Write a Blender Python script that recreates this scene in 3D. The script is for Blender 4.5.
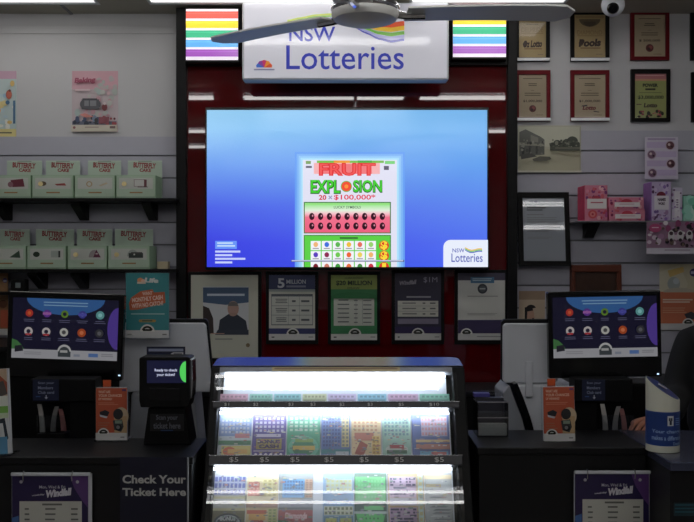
import bpy, bmesh, math, random
from mathutils import Vector, Matrix, Euler
random.seed(7)
for o in list(bpy.data.objects): bpy.data.objects.remove(o)
C = bpy.context.scene
COL = C.collection

# ------------------------------------------------------------------ camera, world, exposure
F = 890.0; CX = 347.0; CY = 261.0; EYE = 1.55
cam_d = bpy.data.cameras.new('camera'); cam = bpy.data.objects.new('camera', cam_d); COL.objects.link(cam)
cam_d.sensor_width = 36; cam_d.lens = F/694*36; cam_d.clip_start = 0.05
cam.location = (0, 0, EYE); cam.rotation_euler = (math.pi/2, 0, 0)
C.camera = cam
w = bpy.data.worlds.new('world'); C.world = w; w.use_nodes = True
w.node_tree.nodes['Background'].inputs[0].default_value = (1, .98, .95, 1)
w.node_tree.nodes['Background'].inputs[1].default_value = 0.02
C.view_settings.view_transform = 'Standard'; C.view_settings.look = 'None'
C.view_settings.gamma = 1; C.view_settings.use_curve_mapping = False
C.view_settings.exposure = 0.0
TUBE = 8.6        # emission of the ceiling tubes
TROFFER = 1.6      # flush fittings near the back wall
CASE_LED = 19.0    # tubes in the ticket display case

def X(px, d): return (px-CX)/F*d
def Z(py, d): return EYE-(py-CY)/F*d

# ------------------------------------------------------------------ materials
def s2l(c):
    c = c/255.0
    return c/12.92 if c <= 0.04045 else ((c+0.055)/1.055)**2.4
def lin(c): return (s2l(c[0]), s2l(c[1]), s2l(c[2]), 1)
MATS = {}
def mat(name, col, rough=0.5, metal=0.0, coat=0.0, spec=0.5, bump=0.0, scale=60, vary=0.0, trans=0.0, emit=0.0, alpha=1.0):
    if name in MATS: return MATS[name]
    m = bpy.data.materials.new(name); m.use_nodes = True
    nt = m.node_tree; b = nt.nodes['Principled BSDF']
    b.inputs['Base Color'].default_value = lin(col)
    b.inputs['Roughness'].default_value = rough; b.inputs['Metallic'].default_value = metal
    b.inputs['Coat Weight'].default_value = coat; b.inputs['Coat Roughness'].default_value = 0.04
    b.inputs['Specular IOR Level'].default_value = spec
    b.inputs['Transmission Weight'].default_value = trans
    b.inputs['Alpha'].default_value = alpha
    if emit:
        b.inputs['Emission Color'].default_value = lin(col); b.inputs['Emission Strength'].default_value = emit
    if bump or vary:
        tc = nt.nodes.new('ShaderNodeTexCoord'); n = nt.nodes.new('ShaderNodeTexNoise')
        n.inputs['Scale'].default_value = scale; n.inputs['Detail'].default_value = 4
        nt.links.new(tc.outputs['Object'], n.inputs['Vector'])
        if bump:
            bp = nt.nodes.new('ShaderNodeBump'); bp.inputs['Strength'].default_value = bump; bp.inputs['Distance'].default_value = 0.002
            nt.links.new(n.outputs['Fac'], bp.inputs['Height']); nt.links.new(bp.outputs['Normal'], b.inputs['Normal'])
        if vary:
            mx = nt.nodes.new('ShaderNodeMix'); mx.data_type = 'RGBA'
            mx.inputs['A'].default_value = lin([max(0, c*(1-vary)) for c in col]); mx.inputs['B'].default_value = lin([min(255, c*(1+vary)) for c in col])
            nt.links.new(n.outputs['Fac'], mx.inputs['Factor']); nt.links.new(mx.outputs['Result'], b.inputs['Base Color'])
    MATS[name] = m; return m
def col_mat(name, rough=0.5, emit=0.0, coat=0.0, base=1.0, bump=0.0):
    """ink colours come from the mesh's colour attribute"""
    if name in MATS: return MATS[name]
    m = bpy.data.materials.new(name); m.use_nodes = True
    nt = m.node_tree; b = nt.nodes['Principled BSDF']
    a = nt.nodes.new('ShaderNodeVertexColor'); a.layer_name = 'Col'
    b.inputs['Roughness'].default_value = rough; b.inputs['Coat Weight'].default_value = coat; b.inputs['Coat Roughness'].default_value = 0.03
    if base: nt.links.new(a.outputs['Color'], b.inputs['Base Color'])
    else: b.inputs['Base Color'].default_value = (0.01, 0.01, 0.012, 1)
    if emit:
        nt.links.new(a.outputs['Color'], b.inputs['Emission Color']); b.inputs['Emission Strength'].default_value = emit
    if bump:
        n = nt.nodes.new('ShaderNodeTexNoise'); n.inputs['Scale'].default_value = 9
        bp = nt.nodes.new('ShaderNodeBump'); bp.inputs['Strength'].default_value = bump; bp.inputs['Distance'].default_value = 0.003
        nt.links.new(n.outputs['Fac'], bp.inputs['Height']); nt.links.new(bp.outputs['Normal'], b.inputs['Normal'])
    MATS[name] = m; return m
def glass_mat(name, tint=(1, 1, 1), op=0.06, rough=0.02):
    """thin clear sheet: mostly see-through with a mirror-like gloss"""
    if name in MATS: return MATS[name]
    m = bpy.data.materials.new(name); m.use_nodes = True
    nt = m.node_tree; nt.nodes.clear()
    out = nt.nodes.new('ShaderNodeOutputMaterial'); t = nt.nodes.new('ShaderNodeBsdfTransparent'); g = nt.nodes.new('ShaderNodeBsdfGlossy')
    t.inputs[0].default_value = (*tint, 1); g.inputs['Roughness'].default_value = rough
    fr = nt.nodes.new('ShaderNodeFresnel'); fr.inputs[0].default_value = 1.45
    mx = nt.nodes.new('ShaderNodeMixShader')
    ad = nt.nodes.new('ShaderNodeMath'); ad.operation = 'MAXIMUM'; ad.inputs[1].default_value = op
    nt.links.new(fr.outputs[0], ad.inputs[0]); nt.links.new(ad.outputs[0], mx.inputs[0])
    nt.links.new(t.outputs[0], mx.inputs[1]); nt.links.new(g.outputs[0], mx.inputs[2]); nt.links.new(mx.outputs[0], out.inputs[0])
    MATS[name] = m; return m

M_WALL = mat('painted_wall', (196, 196, 198), 0.7, bump=0.05, scale=200, vary=0.01)
M_CEIL = mat('ceiling_board', (170, 166, 154), 0.8, bump=0.1, scale=150, vary=0.02)
M_FLOOR = mat('vinyl_floor', (176, 170, 162), 0.4, vary=0.08, scale=14)
M_SLAT = mat('slat_laminate', (178, 178, 190), 0.45, vary=0.01, scale=40)
M_GROOVE = mat('slat_groove', (120, 120, 126), 0.6, vary=0.05)
M_RED = mat('gloss_red_panel', (88, 8, 14), 0.02, spec=0.7, vary=0.03, scale=3)
M_BLACK = mat('satin_black', (14, 14, 15), 0.5, spec=.2, bump=0.03, scale=300)
M_BLACKG = mat('gloss_black', (10, 10, 12), 0.15, vary=0.05)
M_COUNTER = mat('counter_laminate', (22, 22, 24), 0.45, spec=.3, vary=0.1, scale=90)
M_CTOP = mat('counter_top_laminate', (16, 16, 19), 0.45, spec=.3, vary=0.1, scale=120)
M_WHITE = mat('white_plastic', (205, 208, 214), 0.4, bump=0.03, scale=300)
M_GREYP = mat('grey_plastic', (150, 153, 160), 0.4, bump=0.03, scale=300)
M_SILVER = mat('silver_trim', (190, 190, 195), 0.25, metal=1.0, vary=0.02)
M_CHROME = mat('chrome', (220, 220, 225), 0.08, metal=1.0, vary=0.02)
M_FAN = mat('fan_grey_enamel', (238, 238, 234), 0.5, bump=0.03, scale=100)
M_TUBE = mat('fluorescent_tube', (255, 253, 251), 0.5, emit=TUBE, vary=0)
M_TROF = mat('light_diffuser', (255, 252, 246), 0.5, emit=TROFFER)
M_LED = mat('case_tube', (235, 245, 255), 0.5, emit=CASE_LED)
M_PRINT = col_mat('printed_paper', 0.45)
M_GLOSSP = col_mat('glossy_print', 0.25, coat=0.3)
M_SCREEN = col_mat('lit_screen', 0.12, emit=1.0, base=0)
M_DIM = col_mat('dim_screen', 0.15, emit=0.38, base=0)
M_SIGN = col_mat('backlit_sign', 0.08, emit=0.17, base=1.0, bump=0.06)
M_RAIN = col_mat('backlit_film', 0.2, emit=0.6, base=1.0)
M_GLASS = glass_mat('clear_glass')
M_ACRYL = glass_mat('clear_acrylic', (0.93, 0.95, 0.97), 0.08, 0.005)
M_SKIN = mat('skin', (190, 130, 105), 0.5, vary=0.05, scale=25)
M_CLOTH = mat('black_cloth', (14, 14, 17), 0.9, bump=0.3, scale=250)
M_HAIR = mat('dark_hair', (40, 28, 22), 0.6, bump=0.5, scale=120)
M_WOOD = mat('red_brown_wood', (96, 44, 26), 0.4, vary=0.25, scale=12)
M_CAKEG = mat('pale_green_card', (160, 190, 158), 0.55, vary=0.02)

# ------------------------------------------------------------------ mesh builder
class MB:
    def __init__(s): s.v = []; s.f = []; s.c = []
    def quad(s, pts, col=(128, 128, 128)):
        n = len(s.v); s.v += [tuple(p) for p in pts]; s.f.append(tuple(range(n, n+len(pts)))); s.c.append([lin(col)]*len(pts)); return s
    def box(s, x0, x1, y0, y1, z0, z1, col=(128, 128, 128)):
        n = len(s.v)
        s.v += [(x, y, z) for z in (z0, z1) for y in (y0, y1) for x in (x0, x1)]
        for f in ((0, 2, 3, 1), (4, 5, 7, 6), (0, 1, 5, 4), (1, 3, 7, 5), (3, 2, 6, 7), (2, 0, 4, 6)):
            s.f.append(tuple(n+i for i in f)); s.c.append([lin(col)]*4)
        return s
    def prism(s, poly, axis, a0, a1, col=(128, 128, 128)):
        """poly: 2-D points; axis 'x': poly in (y,z); 'y': (x,z); 'z': (x,y)"""
        n = len(s.v); k = len(poly)
        def P(p, a): return {'x': (a, p[0], p[1]), 'y': (p[0], a, p[1]), 'z': (p[0], p[1], a)}[axis]
        s.v += [P(p, a0) for p in poly]+[P(p, a1) for p in poly]
        fs = [tuple(n+i for i in range(k)), tuple(n+k+i for i in reversed(range(k)))]
        fs += [(n+i, n+k+i, n+k+(i+1) % k, n+(i+1) % k) for i in range(k)]
        for f in fs: s.f.append(f); s.c.append([lin(col)]*len(f))
        return s
    def tube(s, pts, r, seg=10, col=(128, 128, 128), caps=True):
        pts = [Vector(p) for p in pts]; n = len(s.v); k = len(pts)
        rs = r if isinstance(r, (list, tuple)) else [r]*k
        up = None
        for i, p in enumerate(pts):
            t = (pts[min(i+1, k-1)]-pts[max(i-1, 0)]).normalized()
            if up is None: up = Vector((0, 0, 1)) if abs(t.z) < .9 else Vector((1, 0, 0))
            a = t.cross(up).normalized(); b = a.cross(t).normalized(); up = b
            for j in range(seg):
                an = 2*math.pi*j/seg; s.v.append(tuple(p+(a*math.cos(an)+b*math.sin(an))*rs[i]))
        for i in range(k-1):
            for j in range(seg):
                s.f.append((n+i*seg+j, n+i*seg+(j+1) % seg, n+(i+1)*seg+(j+1) % seg, n+(i+1)*seg+j)); s.c.append([lin(col)]*4)
        if caps:
            s.f.append(tuple(n+j for j in reversed(range(seg)))); s.c.append([lin(col)]*seg)
            s.f.append(tuple(n+(k-1)*seg+j for j in range(seg))); s.c.append([lin(col)]*seg)
        return s
    def lathe(s, prof, c=(0, 0, 0), seg=32, col=(128, 128, 128)):
        n = len(s.v); k = len(prof)
        for r, z in prof:
            for j in range(seg):
                an = 2*math.pi*j/seg; s.v.append((c[0]+r*math.cos(an), c[1]+r*math.sin(an), c[2]+z))
        for i in range(k-1):
            for j in range(seg):
                s.f.append((n+i*seg+j, n+i*seg+(j+1) % seg, n+(i+1)*seg+(j+1) % seg, n+(i+1)*seg+j)); s.c.append([lin(col)]*4)
        s.f.append(tuple(n+j for j in reversed(range(seg)))); s.c.append([lin(col)]*seg)
        s.f.append(tuple(n+(k-1)*seg+j for j in range(seg))); s.c.append([lin(col)]*seg)
        return s
    def build(s, name, m, parent=None, bevel=0.0, smooth=False, loc=None, rot=None, segs=2):
        me = bpy.data.meshes.new(name); me.from_pydata(s.v, [], s.f); me.update()
        ca = me.color_attributes.new('Col', 'FLOAT_COLOR', 'CORNER')
        i = 0
        for p, cs in zip(me.polygons, s.c):
            for k in range(p.loop_total): ca.data[p.loop_start+k].color = cs[k]
        bm = bmesh.new(); bm.from_mesh(me)
        if bevel:
            bmesh.ops.remove_doubles(bm, verts=bm.verts, dist=1e-6)
            es = [e for e in bm.edges if len(e.link_faces) == 2 and e.calc_face_angle(0) > 0.5]
            bmesh.ops.bevel(bm, geom=es, offset=bevel, segments=segs, affect='EDGES', profile=0.5, clamp_overlap=True)
        if smooth:
            for f in bm.faces: f.smooth = True
            bmesh.ops.recalc_face_normals(bm, faces=bm.faces)
        bm.to_mesh(me); bm.free()
        if smooth:
            try: me.set_sharp_from_angle(angle=math.radians(40))
            except Exception: pass
        o = bpy.data.objects.new(name, me); COL.objects.link(o)
        for mm in (m if isinstance(m, (list, tuple)) else [m]): me.materials.append(mm)
        if parent: o.parent = parent
        if loc: o.location = loc
        if rot: o.rotation_euler = rot
        return o

def tag(o, label, cat, group=None):
    o['label'] = label; o['category'] = cat
    if group: o['group'] = group
    return o
def thing(name, label, cat, loc=(0, 0, 0), rot=(0, 0, 0), group=None):
    o = bpy.data.objects.new(name, None); COL.objects.link(o); o.empty_display_size = 0.05
    o.location = loc; o.rotation_euler = rot; return tag(o, label, cat, group)
def struct(o): o['kind'] = 'structure'; return o
def dup(root, loc, label, rot=None):
    r = root.copy(); COL.objects.link(r); r.location = loc; r['label'] = label
    if rot: r.rotation_euler = rot
    for ch in list(root.children):
        c = ch.copy(); COL.objects.link(c); c.parent = r
        for g in list(ch.children):
            d = g.copy(); COL.objects.link(d); d.parent = c
    return r

# ------------------------------------------------------------------ flat artwork (posters, screens, signs)
_tc = {}
def text_mesh(s, bold):
    key = (s, bold)
    if key in _tc: return _tc[key]
    cu = bpy.data.curves.new('t', 'FONT'); cu.body = s; cu.size = 1; cu.offset = bold; cu.resolution_u = 3; cu.space_line = 0.95
    cu.align_x = 'CENTER'
    o = bpy.data.objects.new('t', cu); COL.objects.link(o)
    dg = bpy.context.evaluated_depsgraph_get(); me = bpy.data.meshes.new_from_object(o.evaluated_get(dg))
    vs = [(v.co.x, v.co.y) for v in me.vertices]; fs = [tuple(p.vertices) for p in me.polygons]
    bpy.data.objects.remove(o); bpy.data.curves.remove(cu); bpy.data.meshes.remove(me)
    _tc[key] = (vs, fs); return vs, fs
class Art(MB):
    def build(s, name, m, parent=None, **k):
        if m in (M_PRINT, M_GLOSSP):
            def ds(c):
                l = .3*c[0]+.59*c[1]+.11*c[2]; return tuple(x*.82+l*.18 for x in c[:3])+(1,)
            s.c = [[ds(c) for c in cs] for cs in s.c]
        return super().build(name, m, parent, **k)
    """artwork in the XZ plane facing -Y; u 0..1 left to right, v 0..1 top to bottom; x centred, z 0 at the bottom"""
    def __init__(s, w, h, back=0.0015, col=(220, 220, 215), eps=0.00018):
        super().__init__(); s.w = w; s.h = h; s.l = 0; s.eps = eps
        s.box(-w/2, w/2, 0, back, 0, h, col)
    def p(s, u, v): return ((u-.5)*s.w, -s.l*s.eps, (1-v)*s.h)
    def rect(s, u0, v0, u1, v1, col):
        s.l += 1; s.quad([s.p(u0, v1), s.p(u1, v1), s.p(u1, v0), s.p(u0, v0)], col); return s
    def poly(s, pts, col):
        s.l += 1; s.quad([s.p(*q) for q in pts], col)
        a = sum(pts[i][0]*pts[(i+1) % len(pts)][1]-pts[(i+1) % len(pts)][0]*pts[i][1] for i in range(len(pts)))
        if a > 0: s.f[-1] = tuple(reversed(s.f[-1]))
        return s
    def grad(s, u0, v0, u1, v1, rows):
        """rows: list of (t, colleft, colright) top to bottom"""
        s.l += 1
        for (ta, la, ra), (tb, lb, rb) in zip(rows[:-1], rows[1:]):
            va = v0+(v1-v0)*ta; vb = v0+(v1-v0)*tb
            for k in range(4):
                ua = u0+(u1-u0)*k/4; ub = u0+(u1-u0)*(k+1)/4
                mixc = lambda p, q, t: tuple(x+(y-x)*t for x, y in zip(p, q))
                n = len(s.v); s.v += [s.p(ua, vb), s.p(ub, vb), s.p(ub, va), s.p(ua, va)]; s.f.append((n, n+1, n+2, n+3))
                s.c.append([lin(mixc(lb, rb, k/4)), lin(mixc(lb, rb, (k+1)/4)), lin(mixc(la, ra, (k+1)/4)), lin(mixc(la, ra, k/4))])
        return s
    def ell(s, u, v, r, col, asp=1.0, a0=0, a1=360, ru=None, seg=20):
        """r in fractions of width; drawn round"""
        s.l += 1; rx = r*s.w; rz = r*s.w*asp; cx, y, cz = s.p(u, v)
        n = seg; pts = [(cx+rx*math.cos(math.radians(a0+(a1-a0)*i/n)), y, cz+rz*math.sin(math.radians(a0+(a1-a0)*i/n))) for i in range(n+(a1-a0 < 360))]
        s.quad(pts, col); return s
    def text(s, t, u0, v0, u1, v1, col, bold=0.0, shear=0.0, rot=0.0):
        vs, fs = text_mesh(t, bold)
        if not vs: return s
        xs = [a for a, b in vs]; ys = [b for a, b in vs]; x0, x1, y0, y1 = min(xs), max(xs), min(ys), max(ys)
        s.l += 1; n = len(s.v); cu = (u0+u1)/2; cv = (v0+v1)/2; W = (u1-u0)*s.w; H = (v1-v0)*s.h; c0, y, c1 = s.p(cu, cv)
        cr, sr = math.cos(math.radians(rot)), math.sin(math.radians(rot))
        for a, b in vs:
            X_ = ((a-x0)/max(x1-x0, 1e-6)-.5)*W; Z_ = ((b-y0)/max(y1-y0, 1e-6)-.5)*H; X_ += shear*Z_
            s.v.append((c0+X_*cr-Z_*sr, y, c1+X_*sr+Z_*cr))
        for f in fs: s.f.append(tuple(n+i for i in f)); s.c.append([lin(col)]*len(f))
        return s
    def lines(s, u0, v0, u1, v1, n, col, fill=.5, jag=.25, centre=False):
        """rows of print too small to read"""
        dv = (v1-v0)/n
        for i in range(n):
            e = random.uniform(0, jag)*(u1-u0); a, b = (u0+e/2, u1-e/2) if centre else (u0, u1-e)
            s.rect(a, v0+dv*i, b, v0+dv*(i+fill), col)
        return s
    def logo(s, u, v, r, ring=(225, 225, 220), ink=(45, 50, 40)):
        """white half-dome badge standing on a footer"""
        s.ell(u, v, r, ring, a0=0, a1=180); s.ell(u, v, r*.78, ink, a0=15, a1=165, seg=10); s.ell(u, v, r*.5, ring, a0=0, a1=180, seg=10)
        s.lines(u-r*.6, v-r*.35*s.w/s.h, u+r*.6, v, 1, ink, .8, 0)
        return s

def art(px0, py0, px1, py1, d, back=0.0015, col=(220, 220, 215), eps=0.00018):
    a = Art((px1-px0)/F*d, (py1-py0)/F*d, back, col, eps); a.loc = (X((px0+px1)/2, d), d, Z(py1, d)); return a
WALL = 4.5; CEILZ = 2.80; SX = 3.2; BACK = -3.6

# ------------------------------------------------------------------ the setting
struct(MB().box(-SX-.1, SX+.1, BACK-.1, WALL+.2, -.1, 0).build('floor', M_FLOOR))
cm = MB()      # ceiling with a cut-out for the two recessed fittings
cm.box(-SX-.1, SX+.1, BACK-.1, 3.96, CEILZ, CEILZ+.1); cm.box(-SX-.1, SX+.1, 4.34, WALL+.2, CEILZ, CEILZ+.1)
cm.box(-SX-.1, -1.62-.35, 3.96, 4.34, CEILZ, CEILZ+.1); cm.box(-1.20, -.96, 3.96, 4.34, CEILZ, CEILZ+.1); cm.box(.02, .30, 3.96, 4.34, CEILZ, CEILZ+.1); cm.box(1.06, SX+.1, 3.96, 4.34, CEILZ, CEILZ+.1)
cm.box(-SX, SX, 3.96, 4.34, CEILZ+.06, CEILZ+.1)
struct(cm.build('ceiling', M_CEIL))
struct(MB().box(-1.40, -1.385, 4.34, WALL, CEILZ-.004, CEILZ).build('trim_1', M_GROOVE, rot=None))
struct(MB().box(-SX-.1, -SX, BACK, WALL+.2, 0, CEILZ).build('wall_left', M_WALL))
struct(MB().box(SX, SX+.1, BACK, WALL+.2, 0, CEILZ).build('wall_right', M_WALL))
struct(MB().box(-SX-.1, SX+.1, BACK-.1, BACK, 0, CEILZ).build('wall_front', M_WALL))
XL, XR = X(178, WALL), X(514, WALL)
def slatwall(x0, x1, ztop, z_grooves):
    m = MB(); zs = sorted(z_grooves)
    m.box(x0, x1, WALL, WALL+.2, ztop, CEILZ)
    g = .006; prev = 0
    for z in zs+[ztop]:
        m.box(x0, x1, WALL-.012, WALL+.01, prev, z-g); prev = z+g
    return m
def groove_z(first_py, step_px, ztop):
    out = []; z = Z(first_py, WALL)
    while z > .15: out.append(z); z -= step_px/F*WALL
    return [q for q in out if q < ztop-.02]
ZTL = Z(137, WALL); ZTR = Z(131, WALL)
# painted upper wall (front face at WALL) over a slatted lower wall
bw = MB(); bw.box(-SX, XL, WALL, WALL+.2, ZTL, CEILZ); bw.box(XR, SX, WALL, WALL+.2, ZTR, CEILZ); bw.box(XL, XR, WALL, WALL+.2, 0, CEILZ)
struct(bw.build('wall_back', M_WALL))
for nm, x0, x1, zt, first, step in (('trim_2', -SX, XL, ZTL, 156, 22.2), ('trim_3', XR, SX, ZTR, 151, 22.4)):
    m = MB(); prev = 0; g = .0036 if x0 < 0 else .0045
    for z in sorted(groove_z(first, step, zt))+[zt+g]:
        m.box(x0, x1, WALL-.014, WALL-.002, prev, z-g); prev = z+g
    o = struct(m.build(nm, M_SLAT)); 
    struct(MB().box(x0, x1, WALL-.002, WALL+.19, 0, zt-.001).build(nm.replace('2', '4').replace('3', '5'), M_GROOVE))
struct(MB().box(-SX, X(175, WALL), WALL-.005, WALL, Z(34, WALL), Z(27, WALL)).build('trim_6', M_WALL, bevel=.003))

# feature panel behind the television
fp = thing('feature_panel', 'tall glossy dark red wall panel in a black frame behind the television', 'wall panel', (X(347, 4.42), 4.42, 0))
px_, py_ = fp.location.x, 4.42
def rel(m, dx=px_, dy=4.42, dz=0):
    m.v = [(a-dx, b-dy, c-dz) for a, b, c in m.v]; return m
rel(MB().box(X(186, 4.42), X(508, 4.42), 4.42, 4.485, 0, CEILZ-.03)).build('red_panel', M_RED, fp)
rel(MB().box(X(176, 4.38), X(186, 4.38), 4.38, 4.485, 0, CEILZ-.003)).build('side_post', M_BLACK, fp, bevel=.003)
rel(MB().box(X(508, 4.38), X(517.5, 4.38), 4.38, 4.485, 0, CEILZ-.003)).build('side_post', M_BLACK, fp, bevel=.003)
rel(MB().box(X(186, 4.38)+.001, X(508, 4.38)-.001, 4.385, 4.419, Z(65, 4.385), CEILZ-.003)).build('header_board', M_BLACK, fp, bevel=.002)

# striped light boxes
STR = [(228, 92, 78), (240, 214, 60), (74, 186, 140), (104, 178, 236), (160, 88, 184)]
def rainbow(px0, px1, py0, py1, label):
    d = 4.335; t = thing('striped_light_box', label, 'light box', (X((px0+px1)/2, d), d, Z(py1, d)), group='striped light boxes')
    W, H = (px1-px0)/F*d, (py1-py0)/F*d
    m = MB(); m.box(-W/2-.006, W/2+.006, .003, .0485, -.012, H+.006); m.build('casing', M_BLACK, t, bevel=.003)
    a = Art(W, H, .002, (240, 232, 242))
    v = .045
    for c in STR:
        a.rect(0, v, 1, v+.142, c); a.rect(0, v+.03, 1, v+.05, tuple(min(255, q+12) for q in c)); v += .187
    a.build('striped_film', M_RAIN, t); return t
rainbow(186, 238, 9, 60, 'light box with horizontal rainbow stripes, left of the big white sign')
rainbow(453, 506, 5, 57, 'light box with horizontal rainbow stripes, right of the big white sign')

# main sign
sd = 4.2
sg = thing('light_box_sign', 'big pale sign with blue letters and a rainbow swoosh above the television', 'sign', (X(345.5, sd), sd, Z(80, sd)))
W, H = (449-242)/F*sd, (80-2)/F*sd
MB().box(-W/2+.1, W/2-.1, .09, .183, .06, H-.06).build('mounting_frame', M_BLACK, sg)
MB().box(-W/2, W/2, .002, .09, 0, H).build('casing', M_WHITE, sg, bevel=.012, segs=3)
a = Art(W-.02, H-.02, .0015, (226, 226, 236), eps=.0002)
U = lambda x: (x-242)/207; V = lambda y: (y-2)/79
a.text('NSW', U(288), V(26), U(335), V(42), (70, 78, 190), .012)
a.text('Lotteries', U(285), V(46), U(405), V(72), (70, 78, 190), .004)
def ribbon(top, bot, col):
    a.l += 1
    for (p, q), (r, s_) in zip(zip(top[:-1], top[1:]), zip(bot[:-1], bot[1:])):
        a.quad([a.p(U(r[0]), V(r[1])), a.p(U(s_[0]), V(s_[1])), a.p(U(q[0]), V(q[1])), a.p(U(p[0]), V(p[1]))], col)
BX = [286, 300, 315, 330, 341, 352, 367, 379, 392, 405.5]
BB = [24, 20.5, 17.5, 17, 20, 26, 34, 40, 43.4, 41.5]; BT = [19, 16, 13, 12, 13, 16, 20.5, 22.5, 22, 20]
def band(f0, f1, col, i0=0, i1=9):
    n = (i1-i0)*4+1; top = []; bot = []
    for k in range(n):
        q = i0+k/4; i = min(int(q), 8); t = q-i; t2 = t*t*(3-2*t)*.5+t*.5
        x = BX[i]+(BX[i+1]-BX[i])*t; yt = BT[i]+(BT[i+1]-BT[i])*t2; yb = BB[i]+(BB[i+1]-BB[i])*t2
        top.append((x, yt+(yb-yt)*f0)); bot.append((x, yt+(yb-yt)*f1))
    ribbon(top, bot, col)
band(0, .24, (236, 98, 66), 5); band(.24, .46, (246, 200, 70), 4); band(.5, .68, (130, 200, 84), 3); band(.70, .88, (176, 176, 226), 4); band(.88, 1, (84, 84, 190), 3)
band(0, .4, (216, 230, 130), 0, 4); band(.45, .75, (160, 210, 120), 0, 3)
for k, c in enumerate([(226, 96, 60), (238, 150, 60), (214, 70, 120), (150, 80, 170), (80, 120, 210)]):
    a0 = k*36
    a.l += 1; cx, y, cz = a.p(U(262.5), V(70)); r = 6.5/207*a.w*1.2
    a.quad([(cx, y, cz), (cx+r*math.cos(math.radians(a0)), y, cz+r*.95*math.sin(math.radians(a0))), (cx+r*1.1*math.cos(math.radians(a0+18)), y, cz+r*math.sin(math.radians(a0+18))), (cx+r*math.cos(math.radians(a0+36)), y, cz+r*.95*math.sin(math.radians(a0+36)))], c)
a.lines(U(252), V(71.5), U(273), V(74), 1, (150, 150, 180), .6, 0)
a.build('sign_face', M_SIGN, sg, loc=(0, 0, .01))

# television
td = 4.33
tv = thing('television', 'large flat television showing a blue scratch ticket advertisement', 'television', (X(347, td), td, Z(270, td)))
W, H = (489-205)/F*td, (270-107)/F*td
MB().box(-W/2, W/2, .004, .06, 0, H).build('bezel', M_BLACKG, tv, bevel=.003)
MB().box(-.2, .2, .06, .089, H/2-.2, H/2+.2).build('wall_mount', M_BLACK, tv)
a = art(207, 110, 487.3, 267, td, .002, (80, 110, 230))
a.loc = (0, 0, (270-267)/F*td)
U = lambda x: (x-207)/280.3; V = lambda y: (y-110)/157.
a.grad(0, 0, 1, 1, [(0, (150, 204, 240), (112, 176, 232)), (.12, (140, 198, 242), (110, 176, 236)), (.35, (112, 160, 240), (100, 160, 238)), (.62, (78, 100, 232), (94, 134, 238)), (.85, (60, 66, 226), (82, 112, 240)), (1, (52, 60, 222), (74, 104, 242))])
for i in range(5):
    k = i/4; q = 8-i*1.9
    cc = tuple(int(x*(1-k)+y*k) for x, y in zip((104, 160, 242), (190, 240, 255)))
    a.rect(U(303-q), V(160-q), U(397+q), 1, cc)
a.rect(U(303), V(160), U(397), 1, (226, 226, 244))
# ticket top
a.rect(U(306), V(161), U(311), V(164), (120, 160, 90)); a.rect(U(385), V(161), U(395), V(164), (120, 210, 120)); a.rect(U(317), V(160.6), U(384), V(163), (120, 190, 80))
a.rect(U(306), V(166), U(312), V(168), (90, 90, 110)); a.rect(U(384), V(166), U(389), V(170), (90, 90, 110))
for x0, x1, y0, y1, c in ((314, 380, 163, 174, (245, 178, 180)), (320, 372, 164, 174, (238, 120, 124)), (334, 350, 160.5, 163, (240, 160, 60)), (358, 372, 160.5, 163, (70, 170, 60))):
    a.rect(U(x0), V(y0), U(x1), V(y1), c)
a.text('FRUIT', U(319), V(163), U(376), V(176), (226, 40, 48), .05)
a.text('FRUIT', U(320), V(164), U(375), V(175), (240, 86, 84), .0)
a.text('EXPL', U(310.5), V(180), U(341), V(194), (20, 96, 30), .06); a.text('SION', U(353), V(180), U(382.5), V(193), (20, 96, 30), .06)
a.text('EXPL', U(311), V(180), U(340), V(193), (70, 208, 50), .02); a.text('SION', U(353.5), V(180), U(382), V(192), (70, 208, 50), .02)
a.ell(U(346.5), V(186.5), 5.6/281.5, (60, 180, 60)); a.ell(U(346.5), V(186.5), 4.9/281.5, (244, 78, 52)); a.ell(U(346.5), V(186.5), 2/281.5, (250, 150, 60))
a.text('20', U(319), V(195), U(326.5), V(200), (210, 30, 60), .03); a.text('×', U(328.5), V(195.5), U(332.5), V(199.5), (150, 150, 190), .02); a.text('$100,000*', U(334), V(194.5), U(375.5), V(200.5), (224, 36, 66), .015)
# lucky symbols
a.rect(U(304), V(202), U(391), V(233.5), (60, 120, 60)); a.rect(U(305), V(203), U(390), V(206), (150, 226, 130))
a.grad(U(305), V(205), U(390), V(232.5), [(0, (160, 230, 150), (160, 230, 150)), (.2, (226, 240, 220), (226, 240, 220)), (.32, (246, 190, 200), (246, 190, 200)), (.45, (240, 112, 140), (240, 112, 140)), (1, (236, 96, 128), (236, 96, 128))])
a.text('LUCKY SYMBOLS', U(334), V(206), U(361), V(208.6), (70, 90, 80), .01)
for r_ in range(2):
    for k in range(9):
        a.ell(U(312+k*8.8), V(216.5+r_*9.6), 2.7/281.5, (50, 14, 30), 1.35, seg=12); a.ell(U(312.8+k*8.8), V(215.8+r_*9.6), .8/281.5, (214, 140, 160), 1.3, seg=8)
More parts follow.
